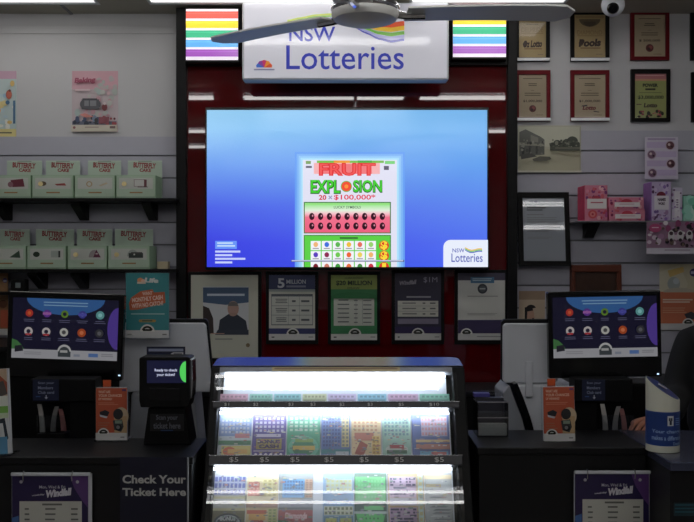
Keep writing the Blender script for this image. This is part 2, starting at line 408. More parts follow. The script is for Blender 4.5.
# game grid
a.rect(U(304), V(235), U(391), 1, (60, 140, 50)); a.rect(U(305), V(236), U(390), 1, (92, 208, 70))
a.rect(U(340), V(237.2), U(358), V(239), (50, 110, 50))
gc = [(240, 180, 120), (60, 110, 220), (90, 180, 80), (240, 190, 60), (230, 110, 90), (150, 210, 110)]
for r_ in range(3):
    y0 = 241+r_*10.2; y1 = min(y0+9.2, 266.9)
    for k in range(6):
        a.rect(U(311+k*11), V(y0), U(321+k*11), V(y1), (244, 244, 250))
        c = gc[(k+r_*2) % 6] if r_ != 1 else [(90, 60, 190), (140, 40, 80), (110, 200, 80), (236, 100, 50), (236, 210, 90), (240, 180, 110)][k]
        if r_ < 2: a.ell(U(316+k*11), V(y0+3.6), 2.4/281.5, c, 1.1, seg=10); a.rect(U(313+k*11), V(y0+7), U(319+k*11), V(y0+8), (150, 150, 160))
        else: a.ell(U(316+k*11), 1, 2.6/281.5, [(120, 20, 40), (200, 120, 100), (60, 150, 60), (230, 110, 60), (70, 140, 70), (200, 40, 60)][k], 1.3, a0=0, a1=180, seg=8)
    if r_ < 2:
        a.ell(U(384), V(y0+4.6), 5/281.5, (216, 50, 40)); a.text('$', U(380.5), V(y0), U(387.5), V(y1), (250, 220, 60), .05)
    else: a.ell(U(384), 1, 5/281.5, (216, 50, 40), a0=0, a1=180); a.rect(U(382), V(263), U(386), 1, (250, 220, 60))
a.rect(U(291.5), V(260), U(404), V(261.8), (70, 74, 120))
a.lines(U(292), V(260.1), U(403), V(261.6), 1, (190, 196, 220), .8, 0)
# corner copy
a.rect(U(216), V(241), U(237.5), V(249), (106, 150, 248)); a.lines(U(218), V(242.5), U(236), V(248), 2, (200, 226, 250), .5, .2)
for k, e in enumerate((25, 17, 30, 17)): a.rect(U(216), V(250.6+k*3.6), U(216+e), V(252.6+k*3.6), (196, 206, 250))
# corner logo
a.rect(U(450), V(240), 1, 1, (232, 238, 252)); a.rect(U(443), V(247), 1, 1, (232, 238, 252)); a.ell(U(450), V(247), 7/281.5, (232, 238, 252))
a.text('NSW', U(452), V(248.5), U(464), V(252.5), (70, 84, 180), .01); a.text('Lotteries', U(451), V(253.5), U(482), V(262), (70, 84, 180), .006)
for k, c in enumerate([(240, 190, 60), (110, 190, 80), (70, 90, 190)]):
    for i in range(8):
        q0, q1 = i/8, (i+1)/8; f = lambda q: 247+k*1.2+q*(3.2)+1.6*math.sin(q*math.pi*1.6)
        a.l += 0; a.quad([a.p(U(464.5+q0*17), V(f(q0)+1.0)), a.p(U(464.5+q1*17), V(f(q1)+1.0)), a.p(U(464.5+q1*17), V(f(q1))), a.p(U(464.5+q0*17), V(f(q0)))], c)
    a.l += 1
a.build('screen', M_SCREEN, tv, loc=a.loc)

# posters in black holders under the television
pd = 4.405
def holder(px0, py0, px1, py1, label, paint, border=(215, 215, 200), back=(2, 2, 2)):
    a = art(px0, py0, px1, py1, pd, .002, border); t = thing('wall_poster', label, 'poster', a.loc)
    b = 3.2/F*pd
    MB().box(-a.w/2-b, a.w/2+b, .002, .0145, -b*1.3, a.h+b).build('poster_holder', M_BLACK, t, bevel=.001)
    paint(a); a.build('print', M_PRINT, t); return t
def p_man(a):
    a.rect(.18, .14, .86, .62, (205, 214, 224)); a.rect(.18, .15, .86, .40, (70, 100, 135)); a.lines(.24, .225, .80, .255, 1, (200, 214, 226), .9, 0)
    a.poly([(.18, .30), (.86, .30), (.86, .40), (.52, .345), (.18, .40)][::-1], (70, 100, 135)) if False else None
    a.rect(.18, .33, .86, .70, (212, 216, 218)); a.poly([(.18, .33), (.52, .36), (.86, .33), (.86, .31), (.18, .31)], (70, 100, 135))
    a.poly([(.18, .37), (.27, .40), (.33, .52), (.34, .70), (.18, .72)], (60, 48, 44))
    a.poly([(.40, .71), (.43, .54), (.56, .47), (.68, .47), (.82, .55), (.86, .72)], (52, 62, 78)); a.poly([(.36, .72), (.40, .66), (.86, .66), (.86, .72)], (58, 66, 84))
    a.ell(.63, .405, .085, (190, 148, 130), 1.35); a.ell(.63, .385, .08, (120, 112, 108), 1.0, a0=10, a1=170); a.rect(.585, .455, .67, .49, (180, 140, 122))
    a.rect(.3, .70, .5, .71, (200, 150, 130)); a.rect(.18, .72, .86, .725, (200, 200, 190)); a.lines(.36, .765, .62, .785, 1, (130, 140, 130), .6, 0); a.ell(.85, .845, .03, (150, 130, 90))
def p_table(hdr, hc, body, rows, foot, cols=(0.42, .66), txt=None):
    def f(a):
        a.rect(0, 0, 1, .22, hc)
        if body: a.rect(0, .22, 1, .88, body)
        a.rect(.06, .33 if body is None else .36, .94, .78, (208, 210, 198)); 
        y0, y1 = (.33, .76) if body is None else (.36, .76)
        if body is None:
            a.rect(.05, .295, .95, .318, (60, 74, 90)); a.rect(.05, y0-.01, .955, y1+.012, (80, 92, 100)); a.rect(.06, y0, .945, y1, (208, 210, 200))
        n = rows; dh = (y1-y0)/n
        for i in range(n):
            vv = y0+dh*i
            if i and body is None: a.rect(.06, vv-.003, .945, vv+.003, (80, 92, 100))
            k = 3 if n == 3 else 1
            a.lines(.14, vv+dh*.25, .40, vv+dh*.8, k, (110, 116, 116), .5, .2, True)
            a.lines(.50, vv+dh*.4, .58, vv+dh*.75, 1, (90, 96, 100), .6, 0); a.lines(.70, vv+dh*.4, .88, vv+dh*.75, 1, (90, 96, 100), .6, 0)
        for c in cols: a.rect(c, y0, c+.006, y1, (130, 138, 138))
        a.rect(0, .82, 1, .905, foot); a.rect(0, .905, 1, 1, (214, 214, 210)); a.logo(.52, .915, .14); a.rect(.06, .945, .12, .965, (90, 90, 90)); a.rect(.86, .945, .96, .96, (150, 150, 150))
        txt(a)
    return f
holder(191, 275, 258, 358, 'pale framed poster of a seated man in a dark jumper, under the television', p_man, (205, 206, 186))
holder(269, 275, 315, 340, 'blue topped game poster reading 5 million with a boxed table', p_table('', (52, 62, 108), None, 3, (60, 66, 122), txt=lambda a: (a.text('5', .19, .05, .34, .20, (205, 210, 220), .03), a.text('MILLION', .38, .07, .80, .135, (190, 196, 210), .02), a.rect(.38, .16, .80, .19, (130, 138, 165)), a.rect(.0, .22, 1, .255, (160, 172, 170)))))
def p_green(a):
    a.text('GUARANTEED', .3, .03, .7, .06, (70, 90, 40), .0); a.text('$20 MILLION', .11, .085, .89, .165, (44, 62, 34), .03); a.text('DRAW', .36, .185, .62, .215, (60, 80, 40), .01)
    a.poly([(0, .32), (.2, .275), (.5, .255), (.8, .275), (1, .32), (1, .36), (0, .36)][::1], (34, 130, 70))
holder(331, 275, 377, 340, 'green and yellow game poster reading 20 million with six rows', p_table('', (150, 170, 62), (40, 140, 78), 6, (40, 136, 80), cols=(.54, .68), txt=p_green))
def p_wind(a):
    a.rect(0, 0, 1, .9, (50, 46, 72)); a.text('Windfall', .09, .11, .46, .175, (170, 166, 180), .03, .2, 5); a.text('$1M', .62, .06, .92, .15, (150, 148, 170), .0)
    a.lines(.25, .345, .78, .375, 1, (150, 150, 160), .8, 0); a.rect(.06, .415, .94, .655, (206, 204, 192))
    for i in range(3): a.rect(.06, .49+i*.08, .94, .494+i*.08, (120, 120, 122)); a.lines(.16, .44+i*.08, .48, .465+i*.08, 1, (120, 120, 120), .7, .1); a.rect(.60, .44+i*.08, .66, .46+i*.08, (100, 100, 100)); a.rect(.76, .44+i*.08, .88, .46+i*.08, (100, 100, 100))
    a.rect(.06, .68, .94, .76, (134, 126, 150)); a.rect(0, .80, 1, .9, (52, 40, 92)); a.rect(0, .905, 1, 1, (212, 212, 208)); a.logo(.5, .915, .14); a.rect(.06, .945, .10, .965, (90, 90, 90)); a.rect(.86, .945, .96, .96, (150, 150, 150))
holder(395, 273, 441, 340, 'dark purple game poster reading Windfall $1M', p_wind)
def p_info(a):
    a.rect(0, 0, 1, .11, (74, 68, 92)); a.rect(.27, .06, .77, .15, (60, 120, 160)); a.lines(.31, .08, .74, .13, 2, (180, 206, 220), .5, .1); a.rect(0, .11, .27, .12, (206, 206, 198))
    a.ell(.52, .235, .105, (60, 66, 74)); a.ell(.52, .235, .07, (90, 96, 100)); a.rect(.46, .225, .58, .245, (180, 184, 184)); a.lines(.2, .34, .85, .36, 1, (150, 150, 145), .6, 0); a.lines(.2, .60, .85, .64, 2, (160, 160, 155), .4, .1)
    a.rect(0, .70, 1, .90, (62, 52, 98)); a.rect(0, .905, 1, 1, (206, 206, 204)); a.logo(.18, .915, .13); a.lines(.4, .94, .96, .965, 1, (150, 150, 150), .6, 0)
holder(458, 273, 505, 340, 'white and purple information poster with a round dark badge, rightmost under the television', p_info, (206, 206, 198))

# ------------------------------------------------------------------ ceiling fittings
for i, (x0, x1, lb) in enumerate([(-1.97, -1.20, 'recessed ceiling light at the top left corner over the shelves'), (-.96, .02, 'recessed ceiling light above the left half of the big sign'), (.30, 1.06, 'recessed ceiling light above the right striped light box')]):
    t = thing('recessed_light', lb, 'ceiling light', ((x0+x1)/2, 4.15, CEILZ), group='recessed ceiling lights'); h = (x1-x0)/2
    MB().box(-h+.015, h-.015, -.155, .155, .006, .016).build('diffuser', M_TROF, t)
    fm = MB(); fm.box(-h, h, -.188, -.155, -.002, .02); fm.box(-h, h, .155, .188, -.002, .02); fm.box(-h, -h+.015, -.155, .155, -.002, .02); fm.box(h-.015, h, -.155, .155, -.002, .02); fm.build('frame', M_WHITE, t)
protos = {}
NAMES = {3.575: 'row nearest the sign', 2.35: 'row behind the fan hub', 1.43: 'third row from the sign', .67: 'fourth row from the sign', -.44: 'fifth row from the sign', -2.2: 'row farthest from the sign'}
LAMPS = {3.575: [(-1.62, .58), (-.14, .58), (1.10, .50)], 2.35: [(-1.55, .58), (-.17, .58), (.85, .32)], 1.43: [(-.1, .58), (1.98, .58)], .67: [(-1.66, .75), (-.08, .75), (1.5, .75)], -.44: [(-1.7, .58), (-.4, .58), (.9, .58)], -2.2: [(-.9, .58), (.6, .58)]}
ORD = {2: ('the left one', 'the right one'), 3: ('the left one', 'the middle one', 'the right one')}
for y, row in LAMPS.items():
    for k, (x, hl) in enumerate(row):
        lb = 'bare twin tube batten light on the ceiling, %s, %s' % (NAMES[y], ORD[len(row)][k])
        if hl not in protos:
            p_ = protos[hl] = thing('batten_light', lb, 'ceiling light', (x, y, CEILZ), group='batten lights')
            MB().box(-hl-.04, hl+.04, -.06, .06, -.035, 0).build('tray', M_WHITE, p_, bevel=.006)
            for ty in (-.04, .04): MB().tube([(-hl, ty, -.06), (hl, ty, -.06)], .008, 10).build('tube', M_TUBE, p_, smooth=True)
            for s_ in (-1, 1): MB().box(s_*(hl+.015)-.012, s_*(hl+.015)+.012, -.052, .052, -.078, -.036).build('end_cap', M_WHITE, p_, bevel=.003)
        else: dup(protos[hl], (x, y, CEILZ), lb)

# ceiling fan
fan = thing('ceiling_fan', 'grey three-bladed ceiling fan hanging in front of the big sign', 'ceiling fan', (.057, 2.8, CEILZ))
HZ = Z(22, 2.8)-CEILZ
MB().lathe([(.0, 0), (.07, 0), (.068, -.03), (.03, -.06), (.0, -.062)], seg=28).build('canopy', M_WHITE, fan, smooth=True)
MB().tube([(0, 0, -.05), (0, 0, HZ+.09)], .012).build('downrod', M_CHROME, fan, smooth=True)
hub = MB().lathe([(0, .085), (.05, .085), (.085, .07), (.104, .045), (.106, .02), (.098, .006), (.06, -.006), (0, -.008)], (0, 0, HZ), 40).build('motor_housing', M_FAN, fan, smooth=True)
MB().lathe([(.1045, .03), (.109, .036), (.109, .046), (.1045, .052)], (0, 0, HZ), 40).build('chrome_ring', M_CHROME, hub, smooth=True)['label'] = 'chrome ring'
for an in (142, 4, 253):
    ca, sa = math.cos(math.radians(an)), math.sin(math.radians(an))
    n = 14; m = MB(); L0, L1 = .13, .665
    for i in range(n+1):
        t = i/n; r = L0+(L1-L0)*t; wd = .060+.012*t
        if t > .9: wd *= math.sqrt(max(.12, 1-((t-.9)/.1)**2*.85))
        pit = math.radians(4)
        for s_, zz in ((-1, .003), (1, .003), (1, -.003), (-1, -.003)):
            q = s_*wd; zc = -q*math.sin(pit)+zz+.012*math.sin(t*2); q *= math.cos(pit)
            m.v.append((r*ca-q*sa, r*sa+q*ca, HZ+.028+zc))
    for i in range(n):
        for j in range(4): m.f.append((i*4+j, i*4+(j+1) % 4, (i+1)*4+(j+1) % 4, (i+1)*4+j)); m.c.append([lin((120, 120, 120))]*4)
    m.f += [(3, 2, 1, 0), (n*4, n*4+1, n*4+2, n*4+3)]; m.c += [[lin((120, 120, 120))]*4]*2
    bl = m.build('blade', M_FAN, fan)
    k = MB(); k.tube([(.07*ca, .07*sa, HZ+.03), (.13*ca, .13*sa, HZ+.022), (.19*ca, .19*sa, HZ+.022)], [.014, .012, .010], 8); k.build('blade_bracket', M_CHROME, bl, smooth=True)

# dome camera
dd = 4.05
dc = thing('dome_camera', 'white dome security camera under the ceiling at the top right', 'security camera', (X(613, dd), dd, CEILZ))
MB().lathe([(0, 0), (.062, 0), (.062, -.02), (.056, -.045), (0, -.046)], seg=32).build('base', M_WHITE, dc, smooth=True)
zc = Z(5, dd)-CEILZ
MB().lathe([(.052*math.sin(math.radians(q)), .052*math.cos(math.radians(q))) for q in range(178, 30, -12)], (0, 0, zc), 28).build('dome', M_WHITE, dc, smooth=True)
ln = Vector((-.25, -.8, -.55)).normalized(); b0 = Vector((0, 0, zc))
lo = MB().tube([b0+ln*.02, b0+ln*.050, b0+ln*.058], [.027, .026, .020], 24).build('lens_housing', M_BLACKG, dc, smooth=True)
MB().tube([b0+ln*.056, b0+ln*.062], [.014, .012], 16).build('lens', M_BLACKG, lo, smooth=True)

# ------------------------------------------------------------------ left wall: posters, shelves, cake boxes
FR = WALL-.0165
def wall_print(px0, py0, px1, py1, label, paint, base, d=FR, cat='poster', name='wall_poster', m=None):
    a = art(px0, py0, px1, py1, d, .002, base); paint(a); o = a.build(name, m or M_PRINT, loc=a.loc); return tag(o, label, cat)
def blobs(a, u0, v0, u1, v1, n, cols, r0=.03, r1=.09):
    for _ in range(n): a.ell(random.uniform(u0, u1), random.uniform(v0, v1), random.uniform(r0, r1), random.choice(cols), random.uniform(.6, 1.4), seg=9)
def p_pinkbag(a):
    a.rect(0, 0, 1, .5, (214, 158, 172)); a.rect(0, .3, 1, .92, (196, 178, 184)); blobs(a, .5, .06, .96, .5, 22, [(186, 176, 176), (176, 186, 178), (206, 160, 170)], .03, .07)
    blobs(a, .08, .3, .9, .82, 26, [(214, 170, 180), (190, 190, 184), (200, 150, 160), (170, 190, 186)], .03, .07)
    a.text('Baking', .07, .11, .52, .22, (170, 60, 96), .05, .2, 3); a.rect(.08, .30, .4, .33, (220, 190, 196))
    a.rect(.22, .47, .60, .63, (84, 84, 92)); a.ell(.24, .55, .055, (84, 84, 92), 1.5); a.ell(.58, .55, .055, (84, 84, 92), 1.5); a.rect(.28, .49, .54, .58, (128, 130, 136)); a.rect(.38, .49, .40, .60, (70, 70, 80)); a.rect(.24, .455, .56, .475, (60, 60, 70))
    a.ell(.72, .60, .06, (120, 40, 50), 1.3); a.ell(.72, .54, .03, (220, 200, 200))
    a.rect(.02, .83, .98, .89, (100, 104, 126)); blobs(a, .05, .77, .62, .87, 16, [(70, 84, 120), (50, 56, 76), (120, 140, 170), (60, 60, 64)], .03, .06); blobs(a, .62, .76, .95, .87, 10, [(170, 60, 70), (110, 40, 56), (200, 120, 130)], .02, .05)
    a.poly([(.18, .72), (.3, .70), (.5, .76), (.3, .77)], (220, 130, 120)); a.rect(.6, .76, .82, .87, (150, 70, 84))
    a.rect(0, .89, 1, 1, (206, 196, 178)); a.ell(.07, .935, .03, (150, 90, 90)); a.rect(.84, .91, .96, .95, (120, 90, 90)); a.lines(.3, .92, .6, .95, 1, (170, 150, 140), .6, 0)
tag_p = wall_print(72, 71, 118, 132, 'pink bakery poster with a dark handbag picture on the upper left wall', p_pinkbag, (212, 180, 188), d=WALL-.002)
def p_fruit(a):
    a.rect(0, 0, 1, .12, (206, 160, 186)); a.rect(0, .12, 1, .9, (186, 206, 206)); blobs(a, .3, .18, .95, .85, 26, [(220, 200, 120), (180, 206, 216), (226, 226, 216), (150, 190, 214), (230, 190, 90)], .03, .08)
    a.ell(.83, .36, .07, (200, 90, 60), 1.5); a.ell(.85, .30, .03, (120, 60, 50)); a.ell(.5, .60, .14, (232, 176, 70), .8); a.rect(.93, .45, .98, .8, (70, 120, 160)); a.ell(.55, .78, .05, (190, 120, 60)); a.ell(.8, .48, .05, (60, 110, 150))
    a.rect(0, .88, 1, 1, (222, 206, 120)); a.lines(.2, .93, .9, .96, 1, (80, 80, 70), .6, 0)
wall_print(-26, 71, 16.5, 137, 'colourful poster cut off by the left edge of the picture', p_fruit, (210, 200, 190), d=WALL-.002)

def shelf(px0, px1, py, label, br):
    d0 = 4.29; z = Z(py, 4.30); x0, x1 = X(px0, 4.3), X(px1, 4.3)
    t = thing('wall_shelf', label, 'shelf', ((x0+x1)/2, WALL-.016, z)); h = (x1-x0)/2
    MB().box(-h, h, d0-t.location.y, -.001, -.018, -.0005).build('shelf_board', M_BLACK, t, bevel=.003)
    for b in br:
        bx = X(b, 4.4)-t.location.x
        MB().prism([(-.0, -.1), (-.0, -.019), (-.17, -.019), (-.17, -.032), (-.02, -.1)], 'x', bx-.022, bx+.022).build('bracket', M_BLACK, t, bevel=.002)
    return z
ZS1 = shelf(-60, 176, 198, 'upper black wall shelf carrying green cake boxes', (2, 80, 150))
ZS2 = shelf(-60, 176, 269, 'lower black wall shelf carrying green cake boxes', (-40, 38, 80))
CAKES = [[('slice', (120, 40, 60), False), ('ellipse', (110, 90, 60), True), ('swirl', (190, 160, 110), False), ('tall', (110, 50, 60), True)],
         [('cone', (50, 80, 60), False), ('dark', (40, 60, 40), False), ('arch', (110, 40, 70), True), ('log', (50, 60, 56), True)]]
def cake_box(px0, px1, zs, hp0, hp1, hrise, label, kind, col, seal, dotc=None):
    d = 4.315; x0, x1 = X(px0, d), X(px1, d); W = x1-x0; H = .112; D = WALL-.018-d
    t = thing('cake_box', label, 'box', ((x0+x1)/2, d, zs), group='pale green cake boxes')
    m = MB(); h = W/2-.001
    m.box(-h, h, .001, .003, 0, H, (170, 196, 168)); m.box(-h, -h+.002, .003, D, 0, H); m.box(h-.002, h, .003, D, 0, H); m.box(-h, h, D-.002, D, 0, H); m.box(-h+.002, h-.002, .003, D-.002, 0, .002)
    m.box(-h+.002, h-.002, .02, D-.002, H-.03, H-.028)
    m.build('carton', M_CAKEG, t)
    f = Art(W-.008, H-.006, .0006, (172, 198, 170)); f.rect(.06, .10, .95, .60, (196, 200, 190)); f.rect(0, .95, 1, 1, (140, 170, 140))
    if kind == 'slice': f.poly([(.5, .2), (.82, .14), (.86, .5), (.55, .52)], col); f.ell(.5, .4, .07, (150, 100, 110))
    if kind == 'ellipse': f.ell(.26, .36, .08, col, .7); f.poly([(.55, .38), (.8, .34), (.84, .45), (.6, .45)], (170, 70, 60))
    if kind == 'swirl': f.ell(.36, .38, .08, col, .9); f.ell(.36, .38, .05, (200, 200, 184)); f.poly([(.6, .45), (.8, .3), (.84, .36), (.66, .48)], (206, 186, 150))
    if kind == 'tall': f.rect(.45, .16, .76, .5, (166, 150, 146)); f.rect(.47, .19, .73, .47, (206, 206, 200)); f.rect(.72, .18, .79, .5, col); f.rect(.55, .5, .82, .53, (70, 50, 50))
    if kind == 'cone': f.poly([(.6, .5), (.85, .18), (.88, .52)], col); f.ell(.35, .4, .06, (190, 196, 186))
    if kind == 'dark': f.ell(.23, .36, .09, col, .8); f.rect(.62, .2, .82, .5, (170, 180, 170)); f.rect(.82, .2, .87, .5, (50, 60, 54))
    if kind == 'arch': f.ell(.68, .5, .14, (160, 150, 150), 1.4, 0, 180); f.poly([(.66, .5), (.74, .14), (.86, .5)], col); f.rect(.72, .3, .78, .36, (210, 190, 190))
    if kind == 'log': f.ell(.6, .45, .14, (160, 170, 160), 1.2, 0, 180); f.rect(.5, .3, .86, .52, col); f.rect(.56, .26, .84, .36, (70, 70, 66)); f.rect(.62, .33, .66, .4, (200, 200, 190))
    f.rect(.34, .74, .68, .80, (150, 116, 60)); f.rect(.36, .755, .66, .785, (176, 120, 50))
    fo = f.build('front_print', M_PRINT, t, loc=(0, -.0002, .003))
    if seal: MB().tube([(W*(-.29), -.0006, H*.62), (W*(-.29), -.004, H*.62)], .0115, 20).build('gold_seal', mat('gold_foil', (240, 222, 160), .4, vary=.04), t)['label'] = 'round gold seal'
    dh = WALL-.05; hw = (hp1-hp0)/F*dh; hz = H+hrise; cx = X((hp0+hp1)/2, dh)-t.location.x
    hd = Art(hw, hz, .0015, (176, 198, 178)); b0 = 1-(H-.0)/hz
    hd.rect(0, 0, 1, .03, (190, 208, 190)); vt = b0+.02
    hd.text('BUTTERFLY', .16, vt*.13, .82, vt*.44, (160, 58, 62), .05, 0, -3); hd.text('CAKE', .34, vt*.46, .68, vt*.66, (160, 58, 62), .05, 0, -2)
    hd.lines(.3, vt*.03, .7, vt*.09, 1, (130, 150, 130), .6, 0)
    hd.build('display_lid', M_PRINT, t, loc=(cx, dh-d, .003))
    return t
fr1 = [(-10, 31), (32, 73.5), (74.5, 115), (116, 155.5)]; hd1 = [(7, 42), (46, 80), (88, 121), (128, 162)]
fr2 = [(-15, 26), (27, 66), (67.5, 107), (108, 149.5)]; hd2 = [(0, 30), (36, 74), (77, 112), (115, 153)]
lb1 = ['pale green cake box on the upper shelf at the left edge, dark red slice picture', 'pale green cake box on the upper shelf, second from the left, brown and red pictures', 'pale green cake box on the upper shelf, third from the left, pale swirl picture', 'pale green cake box at the right end of the upper shelf with a gold seal']
lb2 = ['pale green cake box on the lower shelf at the left edge, dark wedge picture', 'pale green cake box on the lower shelf, second from the left, dark round picture', 'pale green cake box on the lower shelf, third from the left, with a gold seal', 'pale green cake box at the right end of the lower shelf with a gold seal']
for k in range(4):
    cake_box(*fr1[k], ZS1, *hd1[k], .083, lb1[k], *CAKES[0][k]); cake_box(*fr2[k], ZS2, *hd2[k], .083, lb2[k], *CAKES[1][k])
t = thing('small_box', 'tiny cream box beside the right end of the lower row of cake boxes', 'box', (X(162.5, 4.36), 4.36, ZS2))
MB().box(-.026, .026, 0, .05, 0, .03).build('carton', mat('cream_card', (196, 184, 150), .6, vary=.03), t, bevel=.001); MB().box(-.027, .027, -.001, .051, .028, .036).build('lid', mat('cream_card', (0, 0, 0)), t, bevel=.001)

# ------------------------------------------------------------------ right wall: framed awards
def award(px0, py0, px1, py1, label, frame_col, paper, paint, glint=False, name='framed_certificate', d=WALL-.002, fw=3.6, lean=0):
    dd = d-.02; W = (px1-px0)/F*dd; H = (py1-py0)/F*dd; b = fw/F*dd
    t = thing(name, label, 'picture frame', (X((px0+px1)/2, dd), dd, Z(py1, dd)), (-lean, 0, 0))
    m = MB(); m.box(-W/2, -W/2+b, 0, .018, 0, H); m.box(W/2-b, W/2, 0, .018, 0, H); m.box(-W/2+b, W/2-b, 0, .018, 0, b); m.box(-W/2+b, W/2-b, 0, .018, H-b*1.2, H); m.box(-W/2+b, W/2-b, .012, .018, b, H-b)
    m.build('frame', mat('frame_%d_%d' % frame_col[:2], frame_col, .5, spec=.15, vary=.08), t)
    a = Art(W-2*b, H-2.2*b, .001, paper); paint(a); a.build('certificate', M_PRINT, t, loc=(0, .010, b))
    MB().quad([(-W/2+b, .006, b), (W/2-b, .006, b), (W/2-b, .006, H-b*1.2), (-W/2+b, .006, H-b*1.2)]).build('glass', M_GLASS, t)
    if glint: MB().prism([(-.006, .001), (.001, .001), (.001, b*.75), (-.001, b*.9), (-.006, b*.25)], 'x', -W/2, W/2).build('glint_strip', mat('glint_white', (236, 238, 240), .3, spec=.8), t)['label'] = 'white strip standing in for a lamp reflection along the bottom'  # added white strip takes the place of lamp reflections in the glass
    return t
GOLD = (198, 170, 104); CREAM = (196, 176, 140)
def p_gold(word, extra):
    def f(a):
        a.rect(.05, .02, .95, .08, (176, 148, 84)) if extra else None
        if extra: a.ell(.5, .1, .34, (120, 100, 62), .7, 180, 360); a.ell(.5, .16, .2, (96, 78, 50), .8, 180, 360)
        a.lines(.28, .15, .72, .19, 1, (150, 120, 60), .6, 0) if not extra else None
        a.text('DIAMOND' if extra else 'DELPRIDE', .1, .36 if extra else .24, .9, .46 if extra else .36, (170, 134, 66), .0); a.rect(.1, .48 if extra else .38, .9, .495 if extra else .395, (170, 134, 66))
        a.text(word, .16, .56, .86, .74, (66, 40, 26), .05, .15, 2); a.ell(.22, .66, .07, (70, 44, 30), 1.2)
        a.lines(.2, .76, .85, .80, 1, (160, 120, 60), .7, 0); a.lines(.7, .91, .9, .93, 1, (150, 130, 90), .7, 0)
    return f
def p_award(money, ball, word=None, top=True):
    def f(a):
        a.lines(.15, .08, .85, .105, 1, (120, 100, 76), .7, 0); a.lines(.32, .20, .68, .28, 2, (110, 92, 70), .5, .2, True); a.rect(.44, .36, .56, .37, (130, 110, 84)); a.lines(.2, .42, .8, .52, 2, (120, 100, 76), .4, .15, True)
        a.text(money, .16, .585, .84, .645, (70, 52, 42), .02)
        if ball: a.ell(.5, .79, .125, (110, 22, 30)); a.ell(.53, .77, .06, (170, 70, 70)); a.ell(.47, .815, .05, (70, 12, 20))
        else: a.text(word, .28, .72, .7, .82, (130, 30, 40), .05, .2); a.poly([(.24, .72), (.42, .70), (.42, .735), (.24, .74)], (60, 50, 70)); a.poly([(.62, .84), (.8, .86), (.8, .88), (.62, .86)], (60, 50, 70))
        a.lines(.62, .93, .88, .95, 1, (140, 120, 90), .6, 0)
    return f
RD = (104, 16, 26); BK = (18, 15, 15)
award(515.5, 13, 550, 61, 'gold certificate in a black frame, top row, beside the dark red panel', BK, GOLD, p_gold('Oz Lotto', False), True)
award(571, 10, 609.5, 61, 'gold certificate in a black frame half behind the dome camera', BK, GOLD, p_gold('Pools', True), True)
award(631, 10, 669.5, 60, 'cream award in a red frame, top row, right of the dome camera', RD, CREAM, p_award('$ 500,000', True))
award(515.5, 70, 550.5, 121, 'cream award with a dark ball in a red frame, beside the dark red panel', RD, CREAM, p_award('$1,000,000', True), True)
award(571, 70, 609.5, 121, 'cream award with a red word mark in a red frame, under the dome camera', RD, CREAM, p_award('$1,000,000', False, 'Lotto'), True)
def p_greenaward(a):
    a.rect(0, 0, 1, .14, (206, 120, 130)); a.rect(.06, .03, .94, .045, (236, 190, 190)); a.rect(0, .12, 1, .16, (222, 160, 120))
    a.text('POWER', .26, .22, .74, .30, (50, 60, 30), .06); a.rect(.34, .33, .66, .37, (50, 60, 30)); a.lines(.15, .42, .85, .44, 1, (110, 120, 60), .6, 0)
    a.text('$3,000,000', .1, .49, .92, .58, (60, 74, 34), .03); a.text('Lotto', .3, .66, .72, .76, (70, 50, 34), .05, .15); a.rect(.06, .68, .22, .70, (110, 70, 60)); blobs(a, .03, .84, .97, .99, 24, [(170, 50, 70), (90, 80, 40), (210, 120, 110), (50, 50, 30), (200, 60, 90)], .02, .06)
award(631.5, 69, 670.5, 121.5, 'lime green award in a black frame, right of the red framed ones', BK, (176, 184, 96), p_greenaward)
award(691, 10, 728, 60, 'black framed certificate in the upper row, cut off by the right edge', BK, CREAM, p_award('$ 500,000', True))
award(692, 72, 728, 122, 'black framed certificate in the second row, cut off by the right edge', BK, CREAM, p_award('$ 500,000', True))
def p_street(a):
    a.rect(0, 0, 1, 1, (188, 186, 160)); a.rect(.02, .03, .98, .45, (200, 200, 176)); a.rect(.02, .5, .98, .97, (186, 182, 150))
    a.poly([(.02, .14), (.12, .08), (.36, .24), (.42, .30), (.42, .62), (.02, .66)], (104, 106, 98)); a.poly([(.02, .36), (.4, .40), (.42, .44), (.02, .42)], (170, 168, 148)); a.rect(.06, .44, .10, .62, (60, 62, 60)); a.rect(.17, .44, .2, .6, (64, 66, 64)); a.rect(.28, .44, .31, .6, (70, 70, 66)); a.poly([(.04, .62), (.2, .58), (.3, .66), (.05, .72)], (84, 84, 78)); a.poly([(.2, .2), (.32, .26), (.32, .36), (.2, .34)], (140, 140, 126))
    for u, v, r in ((.55, .42, .05), (.62, .38, .06), (.68, .42, .05), (.78, .38, .08), (.86, .34, .09), (.92, .42, .07), (.72, .46, .05)): a.ell(u, v, r, (70, 76, 64), .9)
    blobs(a, .50, .30, .96, .46, 26, [(84, 90, 76), (60, 66, 54), (110, 114, 96), (140, 142, 122)], .012, .03); blobs(a, .04, .3, .42, .6, 22, [(80, 82, 78), (130, 130, 120), (60, 60, 58), (160, 160, 144)], .01, .025); a.rect(.5, .46, .97, .54, (84, 88, 74)); a.rect(.58, .47, .97, .50, (120, 120, 100)); a.poly([(.22, .72), (.34, .66), (.5, .67), (.52, .72), (.44, .76), (.24, .76)], (100, 98, 84)); a.poly([(.5, .55), (.97, .62), (.97, .66), (.5, .57)], (164, 160, 130)); a.rect(.97, .03, .98, .97, (150, 148, 130))
    a.rect(0, .965, 1, 1, (210, 208, 190))
wall_print(518, 125.5, 581, 172.5, 'old faded photograph of a street with trees, pinned to the right wall', p_street, (190, 188, 164), cat='photograph', name='street_photograph', d=FR-.002)
